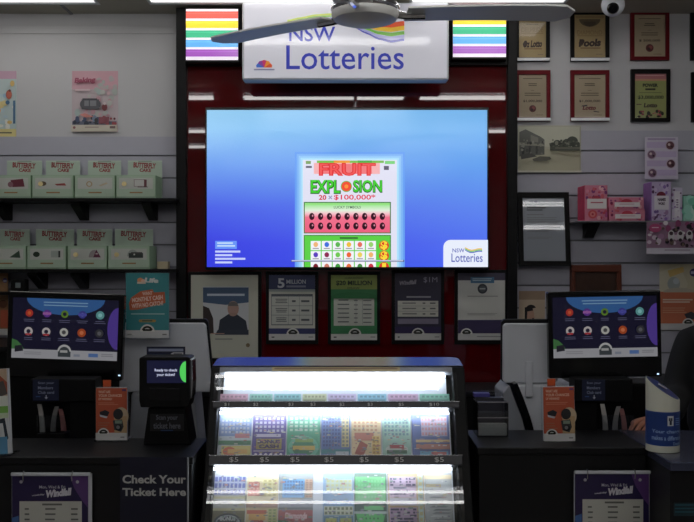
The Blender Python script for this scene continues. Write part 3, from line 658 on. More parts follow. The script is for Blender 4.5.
def p_letter(a):
    a.ell(.22, .06, .03, (70, 80, 130)); a.ell(.32, .06, .03, (70, 80, 130)); a.rect(.1, .14, .55, .17, (120, 124, 130)); a.rect(.1, .18, .48, .205, (120, 124, 130))
    a.lines(.1, .26, .5, .29, 1, (150, 150, 156), .5, 0); a.lines(.1, .31, .9, .42, 4, (150, 152, 158), .35, .3); a.lines(.1, .5, .9, .56, 2, (156, 158, 162), .35, .4); a.lines(.1, .62, .7, .66, 2, (160, 160, 166), .35, .3)
award(519.5, 191, 571, 265.5, 'pale letter in a wide black frame hanging beside the dark red panel', (14, 13, 14), (178, 186, 198), p_letter, fw=4.6, name='framed_letter', d=WALL-.066, lean=math.radians(6.5))

# right wall shelf and boxes
zr = Z(220.5, 4.3)
t = thing('wall_shelf', 'clear-fronted shelf ledge carrying pink and purple boxes on the right wall', 'shelf', (X(652.5, 4.3), WALL-.016, zr)); h = (X(726, 4.3)-X(579, 4.3))/2
MB().box(-h, h, -.175, -.001, -.008, -.0005).build('shelf_board', mat('grey_shelf', (120, 120, 126), .35, vary=.02), t, bevel=.002)
for bx in (-.26, .26): MB().prism([(0, -.08), (0, -.009), (-.13, -.009), (-.13, -.02), (-.03, -.08)], 'x', bx-.03, bx+.02).build('bracket', M_BLACK, t, bevel=.002)
PK = [(214, 60, 96), (236, 130, 160), (190, 70, 140), (240, 170, 180), (150, 60, 130), (226, 90, 110)]
def carton(px0, px1, py0, py1, depth, side, label, paint, zbase=None, base=(222, 120, 150), grp=None, d=4.33):
    W = (px1-px0)/F*d; H = (py1-py0)/F*d; zb = zr if zbase is None else zbase
    t = thing('gift_box', label, 'box', (X((px0+px1)/2, d), d, zb), group=grp)
    MB().box(-W/2, W/2, .0006, depth, .0003, H, side).build('carton', mat('carton_%d_%d_%d' % side, side, .5, vary=.1, scale=30), t, bevel=.001)
    a = Art(W-.002, H-.002, .0005, base); paint(a); a.build('front_print', M_GLOSSP, t, loc=(0, -.0002, .001)); return H
def p_pinkbox(a):
    blobs(a, .06, .04, .94, .38, 22, PK+[(90, 40, 90)], .04, .1); a.rect(.10, .38, .96, .66, (232, 222, 222)); a.ell(.5, .38, .2, (206, 50, 84), .7, 0, 180); a.lines(.25, .47, .8, .52, 1, (200, 90, 110), .7, 0)
    a.ell(.34, .82, .2, (226, 70, 84), .95); a.ell(.34, .82, .12, (240, 120, 120)); a.ell(.34, .82, .05, (200, 40, 70)); blobs(a, .6, .72, .95, .96, 14, PK+[(120, 60, 130)], .04, .09)
carton(584.5, 607.5, 183.5, 219, .13, (206, 60, 100), 'tall pink patterned gift box at the left of the shelf', p_pinkbox)
def p_bar(a):
    blobs(a, .04, .1, .96, .9, 26, PK, .02, .05); a.rect(.16, .42, .88, .82, (232, 220, 222)); a.lines(.3, .56, .72, .62, 1, (200, 120, 140), .8, 0); a.ell(.5, .42, .16, (206, 44, 76), .6, 0, 180, seg=10); a.ell(.07, .5, .04, (140, 40, 90))
h_ = carton(609, 645, 207.5, 219, .12, (216, 90, 130), 'flat pink gift box, lower of the stacked pair', p_bar)
carton(608.5, 644, 195.5, 207.3, .12, (214, 86, 124), 'flat pink gift box, upper of the stacked pair', p_bar, zbase=zr+h_+.0008)
VI = [(150, 110, 190), (190, 160, 216), (120, 90, 160), (210, 190, 226), (170, 130, 180), (100, 60, 110)]
def p_purple(a):
    blobs(a, .05, .02, .95, .3, 20, VI, .04, .1); a.rect(.12, .36, .88, .72, (222, 216, 226)); a.ell(.48, .36, .24, (130, 30, 60), .9, 0, 180); a.text('NAMES', .3, .42, .72, .50, (70, 40, 70), .05); a.text('WORD', .33, .53, .68, .60, (70, 40, 70), .05); blobs(a, .05, .76, .95, .96, 22, VI, .05, .1)
carton(651.5, 671, 180, 219, .12, (150, 110, 180), 'purple gift box with a dark red half round mark, beside the stacked pair', p_purple, base=(196, 176, 216), d=4.32)
def p_slim(a):
    a.rect(.25, .1, .8, .9, (226, 220, 230)); blobs(a, .05, .03, .95, .97, 16, VI, .06, .14); a.rect(.35, .3, .7, .7, (232, 228, 236)); a.lines(.4, .35, .6, .65, 4, (150, 120, 160), .5, 0)
carton(671.5, 682.5, 186, 219, .1, (190, 180, 206), 'slim white and purple gift box right of the purple one', p_slim, base=(206, 196, 220), d=4.33)
def p_mint(a): blobs(a, .05, .1, .95, .9, 16, [(110, 200, 170), (150, 220, 200), (80, 170, 140), (190, 226, 214)], .06, .16)
carton(683.5, 712, 194, 219, .1, (110, 190, 164), 'mint green gift box at the right end of the shelf', p_mint, base=(140, 206, 184), d=4.33)
def p_balls(a):
    a.rect(.08, .03, .92, .07, (170, 150, 190))
    for k, (s_, c) in enumerate(((.76, (110, 60, 70)), (.2, (130, 90, 120)), (.78, (100, 50, 70)), (.22, (120, 80, 110)))):
        v = .18+k*.22; a.rect(.05 if k % 2 == 0 else .3, v-.06, .68 if k % 2 == 0 else .95, v+.08, (196, 176, 214)); a.ell(s_, v+.02, .145, (190, 170, 190)); a.ell(s_, v+.02, .12, c); a.ell(s_-.03, v, .04, (214, 190, 190)); a.ell(s_+.05, v+.05, .03, (60, 30, 40))
wall_print(645, 137, 678, 179, 'white and lilac header card with round pictures above the purple box', p_balls, (206, 198, 216), name='header_card', cat='poster', d=4.43)
a = art(645.5, 221, 702, 254, 4.325, .0015, (206, 200, 210))
a.rect(0, 0, 1, .82, (150, 110, 140)); blobs(a, .04, .06, .97, .76, 60, [(60, 40, 50), (210, 190, 206), (150, 60, 110), (110, 90, 80), (226, 216, 220), (40, 34, 44), (170, 120, 160)], .02, .055)
a.ell(.14, .22, .11, (190, 60, 120), .7); a.lines(.08, .19, .2, .23, 1, (230, 190, 210), .7, 0)
for u in (.42, .58, .74, .9): a.ell(u, .45, .06, (206, 200, 204), 1.6); a.ell(u, .38, .035, (70, 50, 60)); a.ell(u, .58, .03, (60, 44, 54))
a.rect(0, .82, 1, 1, (204, 198, 212)); a.lines(.3, .87, .75, .91, 1, (150, 120, 150), .6, 0)
t = tag(a.build('shelf_banner', M_GLOSSP, loc=(a.loc[0], 4.318-.008, a.loc[2])), 'dark pink and black patterned banner hanging from the shelf edge at the right', 'banner')

def p_orange(a):
    a.rect(0, 0, 1, .52, (206, 196, 160)); a.poly([(0, .12), (.5, .02), (.72, .3), (.6, .5), (0, .52)], (214, 206, 176)); a.ell(.36, .3, .16, (170, 180, 176), 1.1); a.ell(.42, .26, .08, (196, 206, 210)); a.poly([(.2, .1), (.6, .04), (.62, .12), (.26, .2)], (226, 190, 90)); a.rect(0, .42, 1, .9, (216, 110, 60)); a.ell(.5, .43, .4, (196, 186, 160), .3, 0, 180)
    a.ell(.86, .13, .1, (60, 44, 110)); a.rect(.79, .11, .93, .15, (200, 190, 226)); a.lines(.08, .53, .9, .60, 2, (240, 214, 190), .6, .2); a.lines(.08, .66, .8, .76, 3, (226, 160, 120), .4, .3)
    a.poly([(.62, .76), (.8, .72), (.98, .78), (.96, .84), (.7, .84)], (60, 60, 70)); a.rect(0, .9, 1, 1, (206, 206, 206)); a.logo(.72, .91, .15)
wall_print(659.5, 264, 699, 330, 'orange poster with a coffee cup photo on the right wall', p_orange, (210, 200, 170))
wall_print(-26, 273, 8, 335, 'brown and orange poster with a purple badge at the left edge', lambda a: (a.rect(0, 0, 1, .9, (170, 112, 54)), a.rect(.76, .05, 1, .45, (190, 140, 80)), a.ell(.91, .12, .07, (70, 60, 150)), a.rect(.86, .11, .96, .14, (220, 216, 236)), a.ell(.86, .5, .12, (130, 70, 30)), a.rect(.78, .6, 1, .88, (206, 84, 30)), a.rect(0, .9, 1, 1, (214, 214, 210))), (190, 150, 100), d=4.41)
# amber timber frame
t = thing('timber_frame', 'reddish timber framed plaque on the right wall above the monitor', 'picture frame', (X(596, 4.47), 4.47, Z(320, 4.47))); W = 50/F*4.47; H = 55/F*4.47
m = MB(); b = .035; m.box(-W/2, -W/2+b*.6, -.01, .012, 0, H); m.box(W/2-b*.6, W/2, -.01, .012, 0, H); m.box(-W/2, W/2, -.012, .012, H-b, H); m.box(-W/2, W/2, -.01, .012, 0, b); m.build('frame', M_WOOD, t, bevel=.004)
MB().box(-W/2+.02, W/2-.02, .002, .012, .03, H-.02).build('panel', mat('dark_timber', (58, 36, 26), .35, vary=.3, scale=10), t)
def p_face(a):
    a.rect(0, 0, 1, .16, (170, 140, 110)); a.rect(0, .16, 1, 1, (206, 182, 152)); a.ell(.38, .36, .16, (30, 26, 28), 1.1); a.rect(.22, .3, .34, .6, (30, 26, 28)); a.poly([(.32, .38), (.56, .36), (.62, .6), (.52, .86), (.36, .84), (.3, .6)], (206, 156, 128)); a.ell(.46, .34, .2, (34, 28, 30), .9, 20, 180); a.rect(.5, .5, .58, .54, (60, 40, 40)); a.ell(.62, .6, .03, (190, 130, 110)); a.poly([(.05, .98), (.2, .8), (.6, .9), (.8, .98)], (226, 222, 216))
wall_print(519, 291, 545, 345, 'small beige poster of a dark haired man in profile, beside the dark red panel', p_face, (206, 184, 156))

# ------------------------------------------------------------------ back bench and counters
bb = thing('storage_bench', 'low black bench along the foot of the dark red panel', 'bench', (0, 4.2, 0))
MB().box(X(192, 4.2), X(506, 4.2), -.12, .17, 0, .93).build('carcass', M_BLACK, bb, bevel=.004)
MB().box(X(190, 4.2), X(508, 4.2), -.14, .172, .931, .955).build('bench_top', M_CTOP, bb, bevel=.004)
for nm_, xa, xb, hh in (('left', -3.1, -.865, 1.165), ('right', .865, 3.1, .985)):
    cb_ = thing('storage_cabinet', 'long black cabinet against the %s part of the slatted wall' % nm_, 'cabinet', ((xa+xb)/2, 4.2, 0)); h = (xb-xa)/2
    MB().box(-h, h, -.2, .27, 0, hh-.025).build('carcass', M_BLACK, cb_, bevel=.004)
    MB().box(-h-.004, h+.004, -.21, .272, hh-.024, hh).build('cabinet_top', M_CTOP, cb_, bevel=.003)
LZ, RZ = 1.0, 1.01
lc = thing('service_counter', 'black service counter left of the lit ticket display', 'counter', (-1.6, 2.6, 0))
x0, x1 = -3.0+1.6, -.432+1.6
MB().box(x0, x1-.004, -.098, .155, 0, LZ-.022).build('front_panel', M_COUNTER, lc, bevel=.003)
MB().box(x0, x1, -.105, .165, LZ-.021, LZ).build('ledge_top', M_CTOP, lc, bevel=.003)
wt = thing('worktop', 'low dark worktop behind the left counter carrying the monitor', 'worktop', (-1.6, 2.6, 0))
MB().box(x0, x1, .167, .72, .84, .87).build('top_board', M_CTOP, wt, bevel=.003)
MB().box(x0, x1-.02, .2, .68, 0, .839).build('carcass', M_COUNTER, wt)
rc = thing('service_counter', 'black service counter right of the lit ticket display', 'counter', (.9, 2.68, 0))
x0, x1 = .378-.9, .868-.9
MB().box(x0+.004, x1, -.098, .155, 0, RZ-.022).build('front_panel', M_COUNTER, rc, bevel=.003)
MB().box(x0, x1, -.105, .165, RZ-.021, RZ).build('ledge_top', M_CTOP, rc, bevel=.003)
wt = thing('worktop', 'low dark worktop behind the right counter carrying the monitor', 'worktop', (.9, 2.68, 0))
MB().box(x0, 2.0, .167, .52, .85, .88).build('top_board', M_CTOP, wt, bevel=.003)
MB().box(x0+.02, 2.0, .2, .5, 0, .849).build('carcass', M_COUNTER, wt)
rc2 = thing('end_counter', 'dark end counter with a bluish glossy top at the right edge', 'counter', (1.6, 2.6, 0))
MB().box(.872-1.6, 1.4, -.2, .24, 0, RZ-.026).build('front_panel', M_COUNTER, rc2, bevel=.003)
MB().box(.870-1.6, 1.4, -.21, .245, RZ-.025, RZ-.001).build('counter_top', mat('blue_grey_top', (60, 64, 84), .25, vary=.06), rc2, bevel=.003)
a = art(674, 503, 705, 516, 2.3985, .001, (14, 50, 62)); a.lines(.03, .1, .97, .9, 3, (24, 96, 112), .35, .2)
tag(a.build('counter_strip', M_PRINT, loc=a.loc), 'dark teal printed strip on the front of the end counter', 'sign')

# ------------------------------------------------------------------ lit ticket display case
K = .4825; TH = math.atan(K); D0, Z0 = 2.5, .817
def dS(py): return (D0+K*(EYE-Z0))/(1+K*(py-CY)/F)
def tS(py): d = dS(py); return (Z(py, d)-Z0)/math.cos(TH)
XC = -.03
case = thing('ticket_display', 'brightly lit sloping display case of scratch tickets on the counter line', 'display case', (XC, 2.66, 0))
def on_slope(m, name, mt, parent=case, **k):
    o = m.build(name, mt, parent, **k); o.location = (0, D0-2.66, Z0); o.rotation_euler = (-TH, 0, 0); return o
XO0, XO1, XI0, XI1 = -.412-XC, .356-XC, -.385-XC, .318-XC
prof = [(2.442-2.66, 0), (2.442-2.66, .70), (dS(367)-2.66, Z(367, dS(367))), (2.715-2.66, 1.224), (2.84-2.66, 1.228), (2.85-2.66, 1.22), (2.85-2.66, 0)]
MB().prism(prof, 'x', XO0, XI0).build('side_panel', M_BLACK, case, bevel=.004)
MB().prism(prof, 'x', XI1, XO1).build('side_panel', M_BLACK, case, bevel=.004)
MB().box(XI0, XI1, 2.80-2.66, 2.845-2.66, .02, 1.215).build('back_panel', M_BLACK, case)
MB().box(XI0, XI1, 2.45-2.66, 2.80-2.66, .02, .73).build('base_box', M_BLACK, case)
tp = MB(); r = .03; pl = []
for cx, cy, a0 in ((XO1-r-.001, 2.848-r-2.66, 0), (XO0+r+.001, 2.848-r-2.66, 90)):
    for i in range(6): an = math.radians(a0+i*18); pl.append((cx+r*math.cos(an), cy+r*math.sin(an)))
pl += [(XO0+.001, 2.712-2.66), (XO1-.001, 2.712-2.66)]
tp.prism(pl, 'z', 1.2275, 1.231); tp.v = [(x, y, z+max(0, y-.05)*.085) for x, y, z in tp.v]; tp.build('top_cover', mat('gloss_black_top', (14, 14, 20), .25, vary=.05), case, bevel=.004)
on_slope(MB().box(XI0, XI1, -.001, .03, tS(372), tS(367.3)), 'top_rail', M_GREYP)
stk = art(272, 367, 400, 371.3, dS(369), .0004, (196, 176, 120)); stk.w = stk.w
o = on_slope(MB(), 'x', M_GREYP); bpy.data.objects.remove(o)
stk.lines(.02, .2, .98, .8, 1, (150, 120, 90), .6, 0); o = stk.build('sticker', M_PRINT, case, loc=(0, 0, 0)); o['label'] = 'long beige sticker on the top rail'
def put_slope(o, px, py_bottom, depth, parent_case=True):
    d = dS(py_bottom); x = X(px, d); t = tS(py_bottom); y = D0+t*math.sin(TH)+depth*math.cos(TH); z = Z0+t*math.cos(TH)-depth*math.sin(TH)
    o.location = (x-(XC if parent_case else 0), y-(2.66 if parent_case else 0), z); o.rotation_euler = (-TH, 0, 0)
put_slope(o, 336, 371.3, -.0018)
ROWS = [(372, 402.5), (408.5, 456), (465.5, 535)]
DEP = .045
for k, (a0, a1) in enumerate(ROWS):
    b0_, b1_ = ((221.5, 448), (216, 452.3), (208, 455.3))[k]; dm = dS((a0+min(a1, 522))/2); xa, xb = X(b0_, dm)-XC, X(b1_, dm)-XC
    on_slope(MB().box(xa, xb, DEP, DEP+.006, tS(a1)+.001, tS(a0)-.001), 'ticket_board', mat('white_board', (222, 226, 232), .5, vary=.01))
    ly = (.020, .019, .010)[k]
    on_slope(MB().box(XI0, XI1, DEP+.0065, DEP+.008, tS(a1)+.001, tS(a0)-.001), 'board_backing', M_BLACK)
    on_slope(MB().tube([(xa+.006, ly, tS(a0)-.007), (xb-.006, ly, tS(a0)-.007)], .0042, 8), 'light_tube', M_LED, smooth=True)
def pane(name, a0, a1, extra):
    m = MB(); m.quad([(XI0-.012, 0, 0), (XI1+.012, 0, 0), (XI1+.012, 0, 1), (XI0-.012, 0, 1)])
    h = tS(a0)-tS(a1); m.v = [(x, y, z*h) for x, y, z in m.v]
    d = dS(a1); o = m.build(name, M_ACRYL, case); t = tS(a1)
    o.location = (0, D0+t*math.sin(TH)-.012*math.cos(TH)-2.66, Z0+t*math.cos(TH)+.012*math.sin(TH)); o.location.y -= .006*(extra < 0); o.rotation_euler = (-TH+extra, 0, 0); return o
pane('clear_front', 373, 402, math.radians(-3.9)); pane('clear_front', 467, 524, math.radians(-4.25))
led = []
for k, (a0, a1) in enumerate([(402.5, 408.5), (456, 465.5), (535, 546)]):
    led.append(on_slope(MB().box(XI0-.012, XI1+.014, -.010, .052, tS(a1), tS(a0)), 'price_rail', mat('rail_dark', (58, 58, 62) if k == 0 else (40, 40, 42), .35, vary=.04), bevel=.001))
    on_slope(MB().box(XI0-.014, XI1+.016, -.0135, -.0102, tS(a0)-.0012, tS(a0)), 'rail_edge', M_SILVER)
for k, (rr, pys, labels) in enumerate([((403.5, 407.6), (227, 256, 291, 313, 342, 370, 401, 434), ('$1', '$2', '$3', '$3', '$2', '$3', '$5', '$10')), ((457.8, 463.8), (234, 264.5, 295, 329, 364, 399, 439), ('$5',)*7)]):
    for px, s_ in zip(pys, labels):
        wd = 5 if k == 0 else 9
        if s_ == '$10': wd = 10
        A = Art(wd/F*2.62, (rr[1]-rr[0])/F*2.62, .0003, (58, 58, 62) if k == 0 else (40, 40, 42)); A.text(s_, 0, .05, 1, .95, (190, 190, 186), .004)
        o = A.build('price_tag', M_PRINT, case); put_slope(o, px, rr[1], -.0112)

def clutter(a, base, n):
    """small printed symbols and legends on a scratch ticket"""
    pal = [(230, 226, 214), (60, 70, 120), (200, 70, 70), (240, 206, 90), (70, 140, 110), (120, 90, 150), (236, 236, 236), (60, 60, 60)]
    for _ in range(n):
        a.l += .25; u = random.uniform(.03, .88); v = random.uniform(.03, .95); w_ = random.uniform(.04, .13); h_ = random.uniform(.012, .03)
        a.quad([a.p(u, v+h_), a.p(u+w_, v+h_), a.p(u+w_, v), a.p(u, v)], tuple(.5*p_+.5*b_ for p_, b_ in zip(random.choice(pal), base if sum(base) < 600 else (170, 170, 165))))
def ticket(px0, px1, py0, py1, label, paint, base):
    d = dS((py0+py1)/2); W = (px1-px0)/F*d; H = tS(py0)-tS(py1); a = Art(W-.002, H-.002, .0004, base); paint(a); clutter(a, base, 40 if py1-py0 > 20 else 14)
    a.c = [[tuple(x*.82+.18*.6 for x in q[:3])+(1,) for q in cs] for cs in a.c]; o = a.build('scratch_ticket', M_PRINT); put_slope(o, (px0+px1)/2, py1-.6, DEP-.006, False)  # mixes pale grey into the inks to paint in the case glare
    o['group'] = 'scratch tickets in the display'; o['label'] = label; o['category'] = 'lottery ticket'; return o
def grid(a, u0, v0, u1, v1, n, m_, col, bg=None, f=.6):
    if bg: a.rect(u0, v0, u1, v1, bg)
    a.l += 1
    for i in range(n):
        for j in range(m_):
            x = u0+(u1-u0)*(i+.2)/n; y = v0+(v1-v0)*(j+.2)/m_; x2 = x+(u1-u0)*f/n; y2 = y+(v1-v0)*f/m_
            a.quad([a.p(x, y2), a.p(x2, y2), a.p(x2, y), a.p(x, y)], col)
pal1 = [(214, 150, 176), (120, 200, 180), (110, 190, 196), (190, 196, 140), (196, 176, 216), (110, 190, 216), (210, 160, 200), (110, 200, 170)]
n1 = ['pink', 'green', 'teal', 'olive', 'lilac', 'sky blue', 'rose', 'mint']
ord8 = ['leftmost', 'second from the left', 'third from the left', 'fourth from the left', 'fourth from the right', 'third from the right', 'second from the right', 'rightmost']
b1 = [217, 247, 272, 301, 327, 357, 388, 420, 452]
for k in range(8):
    c = pal1[k]
    ticket(b1[k]+.6, b1[k+1]-.6, 390, 402.2, 'pale %s scratch ticket in the top row, %s' % (n1[k], ord8[k]), lambda a: (a.rect(0, 0, 1, .4, tuple(min(255, q+24) for q in c)), a.rect(.05, .5, .95, .9, tuple(int(q*.8) for q in c)), grid(a, .05, .1, .95, .38, 6, 1, tuple(int(q*.85) for q in c))), c)
ord7 = ['leftmost', 'second from the left', 'third from the left', 'in the middle', 'third from the right', 'second from the right', 'rightmost']
b2 = [215, 249.5, 285, 320, 351, 382.5, 413, 452.5]
def t2a(a): a.rect(0, 0, 1, .5, (130, 160, 214)); grid(a, .05, .1, .95, .45, 8, 4, (190, 200, 220)); a.rect(.5, .44, .95, .54, (214, 130, 140)); a.rect(0, .6, 1, .7, (80, 150, 110)); a.rect(.1, .72, 1, 1, (226, 210, 110)); a.ell(.35, .85, .2, (230, 110, 60), .7); a.rect(.3, .8, .9, .9, (236, 190, 90)); a.rect(0, .95, 1, 1, (70, 80, 150))
def t2b(a): a.rect(0, 0, 1, 1, (88, 70, 160)); grid(a, .05, .05, .95, .42, 7, 4, (190, 186, 214)); a.rect(.1, .45, .85, .52, (206, 200, 226)); a.rect(.12, .56, .88, .80, (176, 156, 70)); a.text('BONUS', .16, .58, .84, .67, (60, 40, 110), .05); a.text('CASH', .2, .69, .8, .78, (60, 40, 110), .05); a.rect(.05, .83, .95, .85, (220, 214, 236)); [a.ell(.12+i*.15, .92, .045, (230, 220, 236), seg=8) for i in range(6)]
def t2c(a): a.rect(0, 0, 1, 1, (70, 180, 140)); grid(a, .05, .05, .95, .4, 6, 4, (190, 220, 200)); a.ell(.5, .76, .46, (110, 206, 180), .8); a.ell(.5, .76, .34, (60, 150, 110), .8); a.rect(.18, .72, .85, .82, (226, 190, 70)); a.rect(.25, .56, .8, .64, (150, 190, 90)); a.rect(.1, .9, .6, .95, (120, 100, 190))
def t2d(a): a.rect(0, 0, 1, 1, (110, 140, 206)); grid(a, .04, .05, .96, .75, 8, 8, (70, 84, 160)); a.rect(0, .8, 1, .92, (80, 170, 150)); a.rect(.5, .86, 1, .97, (170, 190, 120))
def t2e(a): a.rect(0, 0, 1, 1, (96, 130, 196)); grid(a, .04, .05, .66, .75, 6, 8, (60, 76, 150)); a.rect(.7, .05, .96, .75, (206, 190, 120)); grid(a, .7, .05, .96, .75, 2, 8, (120, 130, 120)); a.rect(0, .8, 1, .9, (60, 150, 160)); a.rect(.5, .85, .95, .93, (190, 200, 210))
def t2f(a): a.rect(0, 0, 1, 1, (226, 200, 150)); grid(a, .05, .05, .9, .4, 6, 4, (206, 150, 110)); a.rect(.1, .42, .75, .6, (206, 120, 100)); a.poly([(.1, .9), (.3, .6), (.55, .7), (.4, .95)], (180, 80, 60)); a.rect(.7, .5, .95, 1, (224, 190, 80)); grid(a, .7, .5, .95, 1, 2, 6, (190, 140, 60))
def t2g(a): a.rect(0, 0, 1, 1, (160, 206, 190)); grid(a, .05, .05, .95, .5, 7, 5, (110, 160, 170)); a.ell(.5, .8, .4, (206, 220, 210), .4); a.rect(.25, .70, .75, .78, (190, 70, 80)); a.rect(.15, .82, .85, .90, (60, 120, 90)); a.rect(.3, .92, .7, .96, (200, 90, 90))
def t2h(a): a.rect(0, 0, 1, 1, (70, 100, 170)); grid(a, .25, .05, .95, .5, 8, 4, (196, 120, 130), (170, 160, 190)); a.rect(.1, .58, 1, .64, (220, 190, 120)); a.rect(.1, .68, 1, .80, (190, 120, 100)); a.rect(.2, .84, .95, .95, (90, 170, 206)); a.rect(.5, .86, .9, .93, (200, 90, 90))
b2d = [(215, 249.5, t2a), (249.5, 284, t2b), (284.5, 319, t2c), (319.5, 350, t2d) ]
L2 = [('blue scratch ticket with yellow and orange lower panel', t2a), ('violet scratch ticket with gold lettering block', t2b), ('green scratch ticket with a round green emblem', t2c), ('blue and navy gridded scratch ticket', t2e), ('cream and orange scratch ticket', t2f), ('pale green scratch ticket with red wording', t2g), ('blue scratch ticket with pink grid and gold bar', t2h)]
for k, (nm, fn) in enumerate(L2): ticket(b2[k]+.5, b2[k+1]-.5, 411, 455.6, '%s in the middle row, %s' % (nm, ord7[k]), fn, (200, 210, 220))
def t3a(a): a.rect(0, 0, 1, 1, (190, 190, 180)); grid(a, .02, .04, .98, .36, 8, 3, (70, 86, 176), (176, 184, 214), .72); a.rect(0, .38, 1, .42, (190, 184, 120)); a.rect(0, .60, 1, 1, (120, 112, 70)); a.rect(0, .57, 1, .61, (206, 196, 140)); a.ell(.5, .80, .42, (60, 64, 70), .65); a.ell(.5, .80, .36, (170, 176, 180), .62); a.ell(.5, .80, .32, (54, 58, 64), .6); a.text('BONUS', .27, .70, .73, .77, (206, 210, 206), .05); a.text('CASH', .27, .79, .73, .86, (206, 210, 206), .05); a.poly([(0, 1), (.15, .85), (.3, 1)], (206, 160, 60)); a.poly([(.8, 1), (.93, .82), (1, .9), (1, 1)], (206, 160, 60))
def t3b(a): a.rect(0, 0, 1, 1, (226, 206, 150)); a.rect(.05, .15, .40, .37, (214, 90, 70)); grid(a, .05, .15, .40, .37, 3, 3, (236, 160, 130)); grid(a, .5, .1, .95, .38, 3, 5, (190, 170, 80), (222, 210, 130)); a.rect(0, .5, 1, .56, (190, 150, 130)); a.rect(.04, .60, .65, .66, (222, 90, 50)); a.rect(.1, .66, .62, .76, (240, 180, 70)); a.text('70', .18, .76, .62, .88, (204, 50, 40), .08); a.poly([(.3, 1), (.42, .88), (.6, .88), (.48, 1)], (190, 50, 40)); grid(a, .7, .58, .97, 1, 2, 9, (150, 170, 90), (206, 200, 120))
def t3c(a): a.rect(0, 0, 1, 1, (150, 160, 160)); a.rect(.1, .10, .74, .40, (70, 160, 224)); grid(a, .14, .12, .72, .38, 7, 5, (24, 70, 130), None, .5); a.rect(.76, .1, .98, .40, (206, 160, 120)); grid(a, .76, .1, .98, .4, 2, 8, (170, 120, 90)); a.rect(0, .42, 1, .56, (176, 176, 184)); a.rect(0, .60, 1, .82, (190, 90, 90)); a.text('Diamonds', .2, .64, .84, .74, (240, 200, 200), .05, .1); a.rect(.0, .76, .3, 1, (50, 140, 90)); a.rect(.2, .82, 1, 1, (90, 180, 90)); a.text('Deluxe', .35, .86, .9, .97, (30, 80, 50), .06)
def t3d(a): a.rect(0, 0, 1, 1, (140, 180, 220)); grid(a, .1, .1, .95, .3, 6, 3, (206, 206, 120), (190, 206, 190)); a.rect(0, .32, 1, .45, (110, 160, 206)); grid(a, .04, .54, .98, .68, 7, 2, (120, 130, 90), (214, 214, 180)); a.rect(.04, .70, .50, 1, (110, 150, 180)); a.rect(.1, .73, .45, 1, (196, 196, 70)); a.rect(.52, .70, .98, 1, (110, 150, 180)); a.rect(.57, .73, .93, 1, (196, 196, 70)); grid(a, .1, .75, .93, 1, 6, 3, (170, 150, 50), None, .3)
def t3e(a): a.rect(0, 0, 1, 1, (70, 120, 90)); a.rect(.03, .06, .97, .46, (84, 206, 110)); grid(a, .1, .1, .9, .42, 8, 5, (110, 216, 130)); a.rect(0, .46, 1, .66, (60, 90, 80)); a.rect(.3, .53, .9, .60, (100, 206, 110)); a.rect(.0, .62, 1, .66, (200, 210, 206)); a.poly([(.05, .66), (.95, .66), (.86, .86), (.95, 1), (.05, 1), (.14, .84)], (84, 216, 100)); grid(a, .2, .7, .8, .98, 5, 3, (30, 110, 60), None, .3)
def t3f(a):
    a.rect(0, 0, 1, 1, (206, 170, 110)); a.rect(.03, .06, .78, .40, (210, 176, 206)); a.rect(.03, .56, .78, 1, (200, 160, 196))
    random.seed(3)
    for v0, v1, n in ((.08, .38, 6), (.58, .98, 8)):
        for j in range(n):
            for i in range(8):
                if random.random() < .62: y = v0+(v1-v0)*j/n; x = .06+.7*i/8; a.rect(x, y, x+.7/8*random.choice((.6, 1)), y+(v1-v0)/n*.62, (84, 64, 110))
    a.rect(.03, .42, .78, .54, (196, 190, 206)); a.rect(.82, 0, .96, 1, (176, 206, 200)); grid(a, .82, .05, .96, 1, 1, 10, (206, 190, 110))
def t3g(a): 
    a.rect(0, 0, 1, 1, (176, 178, 176)); a.rect(0, .03, 1, .1, (226, 200, 140)); a.rect(.05, .18, .6, .23, (180, 160, 100))
    for i in range(14): y = .28+i*.05; u = random.uniform(0, .3); a.poly([(u, y+.03), (u+.15, y), (min(1, u+.7), y+.01), (min(1, u+.6), y+.03)], random.choice([(130, 134, 134), (206, 208, 206), (150, 152, 150), (110, 114, 116)]))
b3 = [(208, 242.5, t3a, 'silver and dark gold scratch ticket with an oval lettering badge'), (243, 276, t3b, 'cream scratch ticket with red and yellow blocks'), (276.5, 312, t3c, 'blue topped scratch ticket with red and green lower half'), (322, 354, t3d, 'light blue scratch ticket with two yellow squares'), (354.5, 388, t3e, 'bright green scratch ticket'), (389.5, 427, t3f, 'pink scratch ticket with a purple maze pattern'), (427.5, 456, t3g, 'silver grey scratch ticket with streaks')]
for k, (p0, p1, fn, nm) in enumerate(b3): ticket(p0, p1, 470, 534, '%s in the bottom row' % nm, fn, (200, 205, 210))
random.seed(11)

